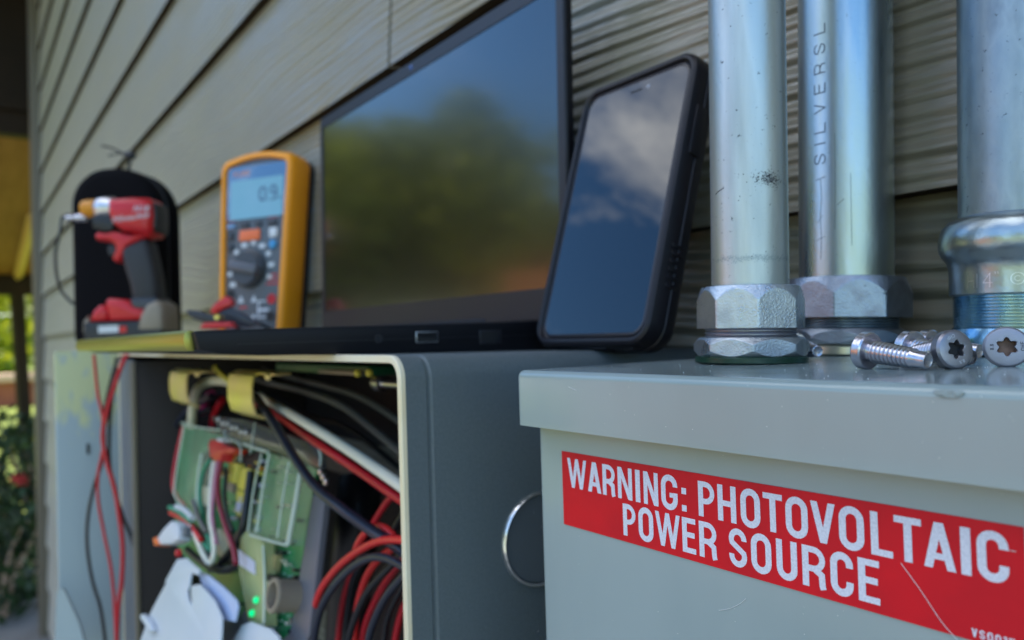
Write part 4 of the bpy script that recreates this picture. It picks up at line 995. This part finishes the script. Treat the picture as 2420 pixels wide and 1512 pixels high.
b = NB(); box(b, (-.028, -.004, h_ - .004), (-.006, .01, h_ + .003), .002); obj('zip_pull', b, 'black_plastic', ca)

# ================================================================ inside the open box
PN = Vector((0, -1, .25)).normalized(); PP = Vector((0, .19, -.071))
def pl(x, y, off=0):
    r = ray(x, y); q = PP + PN * off; t = (q - EYE).dot(PN) / r.dot(PN); return EYE + r * t
def r6(x, y): return ((x / 2.0426 + 380) / 1.0583, (y / 2.0426 + 860) / 1.0583)
def slab(pts, off, th, bev=0, conv=r6):
    """outline on the tilted plane of the module, front face off metres out, th thick"""
    P = [pl(*conv(*p), off) for p in pts]; b = NB()
    a = [b.verts.new(p) for p in P]; c = [b.verts.new(p - PN * th) for p in P]
    fs = [b.faces.new(a), b.faces.new(c[::-1])]
    for i in range(len(a)): fs.append(b.faces.new((a[i], c[i], c[(i + 1) % len(a)], a[(i + 1) % len(a)])))
    bmesh.ops.recalc_face_normals(b, faces=fs)
    if bev: bmesh.ops.bevel(b, geom=list(fs[0].edges), offset=bev, segments=2, affect='EDGES', profile=.5)
    return b
def wire(pts, off, r, segs=8, conv=r6, bm=None): return tube([pl(*conv(p[0], p[1]), p[2] if len(p) > 2 else off) for p in pts], r, segs, bm)
md = thing('circuit_module', 'green circuit board under clear raised covers inside the open box', 'circuit board', pl(*r6(450, 1500)))
obj('board', slab([(150, 400), (840, 640), (700, 1512), (420, 1460), (110, 1000)], 0, .002), 'pcb', md, True, 0)
obj('side_frame', slab([(820, 768), (884, 775), (800, 1490), (740, 1600), (560, 1600), (600, 1512), (670, 1505), (705, 1470)], .004, .004, .0006), 'strip_metal', md, True)
obj('top_ledge', slab([(300, 370), (470, 385), (850, 520), (862, 640), (700, 570), (560, 535), (370, 470)], .014, .004, .0006), mat('smoked', (.10, .10, .11), .15, alpha=.75), md, True)
cvr = obj('clear_cover', slab([(165, 412), (330, 430), (372, 470), (262, 560), (238, 870), (150, 860), (120, 780)], .012, .008, .0008), 'acrylic', md, True)
b = wire([(150, 402), (230, 425), (370, 442)], .0125, .0008); wire([(165, 415), (120, 690), (125, 790), (230, 885)], .0125, .0009, bm=b); wire([(255, 560), (235, 700), (228, 870)], .0125, .0014, bm=b); wire([(372, 445), (380, 480), (448, 512), (452, 600)], .0145, .0008, bm=b)
obj('moulded_edge', b, 'acrylic_edge', cvr, True)
cvr = obj('clear_cover', slab([(592, 552), (770, 600), (694, 1030), (490, 975), (530, 800)], .014, .010, .0010), 'acrylic', md, True)
b = wire([(600, 560), (570, 720), (535, 960)], .0145, .0010); wire([(765, 612), (735, 800), (694, 1025)], .0145, .0016, bm=b); wire([(690, 1028), (600, 1005), (500, 975)], .0145, .0010, bm=b); wire([(560, 560), (520, 740), (490, 960)], .0145, .0007, bm=b); wire([(470, 512), (520, 530), (592, 552)], .0148, .0012, bm=b); wire([(850, 530), (862, 570), (858, 625)], .0148, .0009, bm=b); wire([(700, 600), (668, 790), (640, 990)], .0145, .0007, bm=b); wire([(525, 400), (515, 470), (500, 560)], .0148, .0005, bm=b)
obj('moulded_edge', b, 'acrylic_edge', cvr, True)
cvr = obj('clear_cover', slab([(450, 985), (480, 955), (565, 1010), (572, 1080), (575, 1440), (490, 1425), (440, 1150)], .012, .008, .0008), mat('acrylic_yellow', (.66, .70, .34), .2, alpha=.55), md, True)
b = wire([(568, 1030), (575, 1200), (572, 1430)], .0125, .0009); obj('moulded_edge', b, 'acrylic_edge', cvr, True)
obj('paper_label', slab([(440, 1048), (524, 1112), (526, 1180), (446, 1126)], .0128, .0006), 'label_white', md, True, 0)
obj('relay', slab([(395, 600), (440, 612), (420, 712), (372, 700)], .008, .007, .0006), 'relay_yellow', md, True)
obj('relay', slab([(455, 628), (505, 640), (480, 752), (432, 738)], .008, .007, .0006), 'relay_yellow', md, True)
b = slab([(375, 704), (420, 716), (412, 760), (378, 745)], .005, .004); obj('component', b, 'beige_plastic', md, True)
obj('component', slab([(430, 745), (480, 756), (452, 880), (432, 870)], .004, .003), 'relay_yellow', md, True)
obj('component', slab([(590, 1070), (630, 1078), (615, 1168), (572, 1160)], .006, .005, .0005), mat('comp_tan', (.45, .36, .14), .5), md, True)
obj('component', slab([(335, 940), (420, 1010), (350, 1090), (320, 1060)], .006, .005), 'cord_cream', md, True)
for pts in ([(640, 1180), (700, 1195), (690, 1250), (650, 1240)], [(600, 1060), (640, 1050), (660, 1075), (625, 1090)]): obj('component', slab(pts, .003, .003), mat('comp_dark', (.01, .05, .03), .4), md, True)
b = NB(); random.seed(4)
for _ in range(90):
    x, y = random.uniform(560, 760), random.uniform(1040, 1470)
    if x > 760 - (y - 700) * .075 or (560 < x < 700 and 1190 < y < 1350): continue
    s = random.uniform(3, 9); q = slab([(x, y), (x + s, y + 2), (x + s - 1, y + s), (x - 1, y + s - 2)], .0015, .0014)
    me_ = bpy.data.meshes.new('t'); q.to_mesh(me_); q.free(); b.from_mesh(me_); bpy.data.meshes.remove(me_)
obj('small_components', b, mat('solder', (.45, .6, .5), .3), md, True, 0)['kind'] = 'stuff'
for mname, n_, rg in (('relay_yellow', 10, (380, 560, 540, 900)), ('label_white', 12, (380, 560, 540, 960)), ('amber', 8, (250, 560, 560, 960)), ('black_plastic', 26, (380, 760, 540, 1460)), ('silver', 30, (250, 760, 540, 1460)), ('cord_cream', 10, (580, 760, 1040, 1460))):
    for _ in range(n_):
        x, y = random.uniform(rg[0], rg[1]), random.uniform(rg[2], rg[3])
        if x > 770 - (y - 700) * .085 or (540 < x < 710 and 1180 < y < 1370): continue
        w_c, h_c = random.uniform(4, 15), random.uniform(5, 20)
        obj('component', slab([(x, y), (x + w_c, y + w_c * .25), (x + w_c - h_c * .15, y + h_c + w_c * .25), (x - h_c * .15, y + h_c)], .0045, .004), mname, md, True)
obj('component', slab([(575, 1170), (650, 1205), (640, 1235), (565, 1195)], .010, .006, .0006), 'black_plastic', md, True)
q = pl(*r6(640, 1285), .016); rt = PN.to_track_quat('Z', 'Y').to_matrix().to_4x4()
fh = obj('fuse_holder', lathe([(.0095, -.014), (.0100, 0), (.0105, .002), (.0100, .0035), (.0078, .0035), (.0075, -.008)], 32, mtx=Matrix.Translation(q) @ rt), 'beige_plastic', md, True)
obj('bore', lathe([(.0074, -.009), (.0074, -.002)], 24, mtx=Matrix.Translation(q) @ rt), mat('bore_brown', (.035, .02, .016), .5), fh, True)
obj('mount', slab([(560, 1200), (620, 1215), (600, 1330), (560, 1310)], .010, .008, .001), 'cord_cream', md, True)
for x, y in ((537, 1308), (516, 1375)): obj('indicator_light', lathe([(.0022, 0), (.0020, .0018), (.0008, .0026)], 12, mtx=Matrix.Translation(pl(*r6(x, y), .0125)) @ rt), 'led', md, True)
rc = obj('plug', slab([(285, 510), (300, 485), (340, 490), (375, 520), (430, 535), (400, 560), (355, 560), (345, 600), (315, 595), (295, 575)], .018, .010, .001), 'red_plastic', md, True)
obj('plug', slab([(330, 478), (360, 482), (352, 500), (330, 496)], .020, .008, .0006), 'mark_white', md, True)
obj('plug', slab([(380, 540), (415, 548), (405, 562), (375, 556)], .016, .005, .0005), mat('mint', (.25, .55, .42), .4), md, True)

obj('recess', slab([(455, 560), (560, 545), (500, 950), (440, 970), (470, 780)], .003, .002), 'black_inside', md, True)  # flat dark slabs on the board, painting in the darkness between the covers
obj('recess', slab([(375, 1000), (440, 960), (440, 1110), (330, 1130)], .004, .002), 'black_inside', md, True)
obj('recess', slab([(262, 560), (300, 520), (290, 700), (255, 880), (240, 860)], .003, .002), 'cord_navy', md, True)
obj('component', slab([(255, 725), (300, 735), (285, 830), (245, 820)], .007, .005, .0006), 'cord_cream', md, True)
obj('component', slab([(430, 805), (452, 808), (440, 860), (425, 850)], .006, .004, .0004), 'label_white', md, True)
obj('component', slab([(385, 560), (405, 565), (400, 590), (378, 585)], .010, .004, .0006), 'amber', md, True)
obj('component', slab([(345, 470), (470, 395), (520, 470), (455, 520)], .012, .003, .0006), mat('smoked_clear', (.3, .32, .28), .1, alpha=.45), md, True)
for k in range(7): obj('terminal_screw', lathe([(.0024, 0), (.0024, .0012), (.0016, .002)], 12, mtx=Matrix.Translation(pl(*r6(345 + k * 23, 385 + k * 11 + 8 * (k % 2)), .017)) @ rt), 'silver', md, True)
for k in range(3): obj('terminal_screw', lathe([(.0026, 0), (.0024, .0016), (.0012, .0022)], 12, mtx=Matrix.Translation(pl(*r6(866 + k * 14, 650 + k * 26), .012)) @ rt), 'silver', md, True)

def cable(path, Yv, r, m, label, cat='cable', group='cables inside the open box', name='cable', segs=12):
    P = [onY(p[0], p[1], p[2] if len(p) > 2 else Yv) for p in path]
    return solo(name, tube(P, r, segs), m, label, cat, P[-1], group, smooth=60)
def wsolo(path, off, r, m, label, group='thin wires of the circuit module'):
    P = [pl(*r6(p[0], p[1]), p[2] if len(p) > 2 else off) for p in path]
    return solo('wire', tube(P, r, 8), m, label, 'wire', P[0], group, smooth=60)
wsolo([(318, 600), (305, 700), (300, 800), (298, 900), (312, 980), (318, 1060), (300, 1118), (270, 1090), (235, 1010), (200, 925)], .020, .0021, 'cord_white', 'white wire looping down from the red plug and back up to the left')
wsolo([(335, 600), (318, 740), (308, 860), (318, 960), (330, 1020)], .019, .0017, mat('pink', (.6, .25, .35), .4), 'pale pink wire hanging from the red plug')
wsolo([(352, 600), (336, 700), (342, 800), (372, 920), (415, 1040), (428, 1120)], .020, .0020, mat('cord_maroon', (.30, .02, .05), .4), 'dark red wire hanging from the red plug down to the lower right')
wsolo([(300, 590), (262, 650), (245, 760), (258, 880), (285, 980), (318, 1050)], .018, .0018, 'cord_green', 'green wire arching down from the red plug')
wsolo([(92, 835), (140, 858), (200, 905)], .022, .0022, 'cord_green', 'short green wire at the white plug, left of the board')
wsolo([(95, 862), (150, 890), (190, 915), (250, 1000)], .020, .0020, 'cord_bright_red', 'short red wire at the white plug, left of the board')
wsolo([(125, 830), (170, 850), (210, 890)], .024, .0024, 'mark_white', 'short white wire at the white plug, left of the board')
wsolo([(185, 930), (250, 1000), (300, 1055)], .017, .0017, 'cord_green', 'second green wire running right from the white plug')
wsolo([(210, 800), (235, 880), (275, 960)], .023, .0018, 'cord_grey', 'grey wire crossing the foot of the left clear cover')
wsolo([(330, 620), (352, 640), (380, 650), (372, 760), (385, 880), (415, 960)], .012, .0016, 'cord_black', 'black wire running down between the red plug and the yellow relays')
wsolo([(505, 650), (470, 900), (430, 1010), (350, 1120), (300, 1150)], .010, .0030, 'cord_black', 'black wire curling under the board between the two clear covers')
wsolo([(120, 850), (170, 900), (240, 960), (285, 1060), (300, 1100)], .016, .0026, 'cord_black', 'black wire running right beside the white plug')
wsolo([(170, 830), (110, 740), (120, 600), (160, 420)], .008, .0018, 'cord_maroon' if 'cord_maroon' in M else 'cord_red', 'dark red wire behind the left edge of the clear cover')
wsolo([(440, 1120), (400, 1150), (330, 1150), (250, 1110), (180, 1050)], .012, .0030, 'cord_black', 'black wire along the foot of the board above the torn plastic')
cn = thing('wire_connector', 'white wire connector with an orange tip at the left of the board', 'connector', pl(*r6(80, 1020), .026))
obj('shell', slab([(62, 935), (95, 902), (128, 915), (135, 960), (132, 1000), (95, 1022), (35, 1025), (12, 1005)], .030, .010, .002), 'mark_white', cn, True)
obj('tip', slab([(2, 990), (20, 985), (35, 1025), (10, 1030)], .031, .011, .001), 'key_orange', cn, True)
obj('collar', slab([(128, 925), (170, 935), (168, 975), (130, 1000)], .027, .008, .001), 'strip_grey', cn, True)

cable([(575, 900, .20), (612, 948, .175), (650, 1005, .168), (695, 1080, .165), (745, 1150, .163), (805, 1200, .163), (880, 1255, .17), (960, 1310, .175), (1010, 1400, .18)], .165, .0030, 'cord_navy', 'thick black cable sweeping in front of the board down to the coiled wires')
cable([(560, 905, .23), (625, 942, .20), (720, 998), (820, 1060), (945, 1146), (1060, 1230)], .172, .0030, 'cord_white', 'white cable slanting down beside the red one')
cable([(560, 930, .24), (640, 972, .21), (740, 1040), (840, 1106), (945, 1178), (1040, 1240)], .178, .0027, 'cord_red', 'thick red cable slanting down just under the white cable')
cable([(560, 880, .29), (620, 900), (720, 925), (800, 955), (870, 1005), (950, 1072), (1060, 1170)], .22, .0026, 'cord_grey', 'black cable painted as lit grey, bowing above the white cable')  # grey is the light on a black cable, put into its colour
cable([(600, 865, .31), (680, 890), (770, 912), (850, 938), (950, 1000), (1080, 1100)], .24, .0024, 'cord_grey', 'uppermost grey cable near the top of the open box')
cable([(640, 930, .28), (740, 985), (800, 1000), (870, 1045), (950, 1110), (1060, 1200)], .27, .0024, 'cord_black', 'glossy black cable between the grey and white cables')
cable([(500, 935, .20), (440, 975), (402, 1040), (384, 1120), (382, 1200), (402, 1275)], .19, .0036, 'cord_navy', 'bluish black cable curving down at the left inside the open box')
cable([(500, 965, .21), (450, 990), (418, 1050), (400, 1140), (405, 1230), (430, 1300)], .20, .0028, 'cord_black', 'black cable beside the bluish one at the left of the board')
cable([(402, 1300, .2), (385, 1380), (380, 1440), (395, 1530)], .19, .0026, 'cord_black', 'black cable dropping below the white wire connector')
cable([(452, 1010), (456, 960), (466, 920), (490, 903), (530, 900), (575, 915, .20)], .185, .0042, 'cord_cream', 'cream tube bent over like a handle beside the yellow bracket')
cable([(508, 868), (525, 886), (560, 915)], .185, .0024, 'relay_yellow', 'short yellow wire above the cream tube')
cable([(500, 930), (488, 945), (478, 975)], .21, .0040, mat('magenta', (.5, .03, .15), .4), 'magenta wire seen through the loop of the cream tube')
cable([(540, 925), (510, 935), (485, 960), (470, 1000)], .22, .0032, 'cord_black', 'black wire seen through the loop of the cream tube')
cable([(525, 945), (505, 985), (500, 1040)], .215, .0036, 'cord_red', 'red wire running down behind the cream tube')
cable([(850, 1130, .29), (842, 1250), (825, 1400), (815, 1600)], .28, .020, 'cord_black', 'wide black duct standing behind the right side of the board', cat='duct', name='duct')

def z3(x, y): return ((x / 2.1 + 750) / 1.0583, (y / 2.1 + 880) / 1.0583)
coil = [
    ([(640, 1200), (560, 1100), (505, 985), (430, 918), (360, 935), (310, 1000), (290, 1060)], .176, 'cord_bright_red', 'bright red wire arching over the top of the coil'),
    ([(600, 990), (470, 985), (390, 1002), (290, 1055), (190, 1140), (110, 1250), (75, 1360), (85, 1440)], .170, 'cord_bright_red', 'outermost red wire of the coil, sweeping down to the left'),
    ([(620, 640), (545, 700), (465, 780), (410, 860), (370, 930)], .200, 'cord_red', 'red wire rising from the coil to the rim of the open box'),
    ([(660, 1190), (550, 1130), (460, 1085), (370, 1080), (270, 1135), (175, 1235), (110, 1350), (75, 1512), (70, 1640)], .165, 'cord_navy', 'black wire sweeping over the front of the coil beside the outermost red one'),
    ([(600, 950), (500, 975), (410, 985), (350, 1030), (310, 1095)], .182, 'cord_black', 'ribbed black wire under the top red arch of the coil'),
    ([(640, 1000), (520, 1080), (440, 1160), (360, 1250), (295, 1380), (255, 1512), (240, 1640)], .178, 'cord_black', 'black wire running down through the middle of the coil'),
    ([(520, 1010), (420, 1080), (350, 1180), (310, 1300), (290, 1430), (285, 1640)], .186, 'cord_bright_red', 'red wire running down through the middle of the coil'),
    ([(580, 1050), (470, 1180), (390, 1320), (340, 1450), (310, 1640)], .190, 'cord_red', 'darker red wire behind the middle of the coil'),
    ([(640, 1080), (530, 1190), (450, 1290), (395, 1400), (360, 1512), (350, 1640)], .172, 'cord_navy', 'shiny black wire nearest the rim, in front of the coil'),
    ([(340, 1080), (285, 1180), (255, 1320), (235, 1512), (225, 1640)], .192, 'cord_black', 'black wire hanging inside the left of the coil'),
    ([(310, 1100), (255, 1210), (220, 1340), (200, 1512), (195, 1640)], .196, 'cord_red', 'thin dark red wire hanging inside the left of the coil'),
    ([(620, 800), (540, 860), (490, 940), (420, 1000)], .195, 'cord_black', 'black wire rising from the coil beside the rim'),
    ([(600, 1250), (540, 1350), (500, 1512), (490, 1640)], .20, 'cord_red', 'red wire low at the right of the coil, half behind the rim'),
    ([(560, 1200), (490, 1320), (450, 1440), (435, 1640)], .195, 'cord_black', 'black wire low at the right of the coil'),
]
for pts, Yv, m, lb in coil:
    P = [onY(*z3(*p), Yv) for p in pts]
    solo('wire', tube(P, .0021, 12), m, lb, 'wire', P[-1], 'coiled red and black wires', smooth=60)

def lbr(px0, px1, y0, y1, Yv, label, nm):
    a, c = onY(px0, y0, Yv), onY(px1, y1, Yv); t = thing('bracket', label, 'bracket', (a.x, Yv, c.z), group='yellow zinc brackets under the top of the open box')
    b = NB(); w = c.x - a.x
    prof = [(Yv + .022, a.z + .0035), (Yv + .006, a.z + .0045), (Yv + .001, a.z + .002), (Yv, a.z - .004), (Yv, c.z + .012), (Yv + .002, c.z + .004), (Yv + .010, c.z)]
    th = .0014; loops = []
    for i, (y, z) in enumerate(prof):
        pa = prof[max(i - 1, 0)]; pb = prof[min(i + 1, len(prof) - 1)]; d = Vector((pb[0] - pa[0], pb[1] - pa[1])).normalized(); n = Vector((d.y, -d.x)) * th
        loops.append([(a.x, y, z), (c.x, y, z), (c.x, y - n.x * -1, z - n.y * -1), (a.x, y + n.x, z + n.y)])
    obj('plate', loft(loops), 'zinc_yellow', t, True)
    q = Vector((c.x + .004, Yv + .012, a.z + .006)); obj('tab', sbox((c.x - .001, Yv + .004, a.z + .0035), (c.x + .030, Yv + .016, a.z + .0052), .0005), 'zinc_yellow', t, True)
    obj('rivet', lathe([(.003, 0), (.0025, .002), (.001, .003)], 12, mtx=Matrix.Translation((c.x + .022, Yv + .004, a.z + .003)) @ Matrix.Rotation(R(90), 4, 'X')), 'zinc_yellow', t, True)
lbr(541, 600, 893, 992, .163, 'bright yellow bent zinc bracket just right of the cream tube', 0)
lbr(403, 444, 886, 962, .163, 'smaller pinkish yellow bent zinc bracket left of the cream tube', 0)

# torn white plastic at the foot of the board
def r2(x, y): return ((x / 3.78 + 350) / 1.0583, (y / 3.78 + 1200) / 1.0583)
wp = thing('plastic_cover', 'torn pale white plastic cover with a slot, hanging at the bottom left of the board', 'plastic cover', pl(*r2(400, 1500), .03))
def hole_slab(outer, hole, off, th):
    b = slab(outer, off, th, 0, r2); return b
obj('sheet', slab([(348, 752), (430, 738), (500, 800), (560, 850), (548, 900), (480, 880), (470, 930), (465, 990), (440, 1060), (455, 1130), (495, 1200), (478, 1090), (480, 1000), (560, 985), (640, 1070), (705, 1150), (768, 1300), (764, 1420), (740, 1700), (-60, 1700), (30, 1440), (80, 1290), (160, 1130), (240, 985), (240, 950)], .032, .0015, .0004, r2), 'white_plastic', wp, True, 60)
obj('flap', slab([(545, 862), (640, 900), (780, 1010), (905, 1135), (922, 1200), (890, 1340), (780, 1318), (700, 1140), (580, 980)], .026, .0015, .0004, r2), mat('plastic_blue', (.45, .55, .78), .4), wp, True, 60)
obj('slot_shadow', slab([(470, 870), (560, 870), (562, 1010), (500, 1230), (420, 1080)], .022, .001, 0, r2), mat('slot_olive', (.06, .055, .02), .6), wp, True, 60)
obj('spike', slab([(0, 1275), (25, 1265), (75, 1330), (120, 1420), (80, 1440), (40, 1370), (0, 1310)], .036, .003, .0008, r2), 'white_plastic', wp, True, 60)
obj('lug', lathe([(.0030, 0), (.0028, .003), (.0015, .004)], 12, mtx=Matrix.Translation(pl(*r2(385, 690), .030)) @ rt), 'red_plastic', wp, True)
obj('lower_edge', slab([(880, 1512), (960, 1370), (1040, 1340), (1230, 1410), (1300, 1480), (1340, 1700), (800, 1700)], .018, .002, .0005, r2), 'white_plastic', wp, True, 60)
obj('grey_block', slab([(770, 1330), (900, 1350), (980, 1240), (1030, 1330), (900, 1512), (860, 1700), (740, 1700)], .012, .004, .0005, r2), 'strip_metal', wp, True, 60)

# ================================================================ wires hanging between box and cabinet
hang = [
    ([(300, 838), (288, 862), (268, 920), (252, 975), (243, 1030), (252, 1090), (270, 1150), (282, 1220), (290, 1290), (288, 1370), (279, 1440), (275, 1540)], .118, .0023, 'cord_red', 'thick red wire hanging in front of the grey cabinet'),
    ([(222, 838), (226, 880), (232, 935), (243, 985), (246, 1040), (240, 1080), (232, 1120), (232, 1180), (246, 1260), (262, 1340), (270, 1420), (276, 1540)], .112, .0016, 'cord_red', 'thin red wire twisting round the thick one'),
    ([(278, 845), (262, 900), (244, 990), (246, 1060), (240, 1095), (222, 1150), (208, 1220), (206, 1290), (218, 1370), (238, 1440), (252, 1540)], .108, .0018, 'cord_black', 'thin black wire bowing to the left in front of the grey cabinet'),
    ([(276, 845), (262, 960), (258, 1080), (268, 1150), (290, 1220), (312, 1275), (326, 1330), (328, 1400), (322, 1540)], .114, .0020, 'cord_black', 'thin black wire bowing to the right beside the open box'),
]
for pts, Yv, r, m, lb in hang:
    P = [dep(x, y, .80 + (.118 - Yv)) for x, y in pts]
    solo('wire', tube(P, r, 10), m, lb, 'wire', P[-1], 'wires hanging beside the open box', smooth=60)
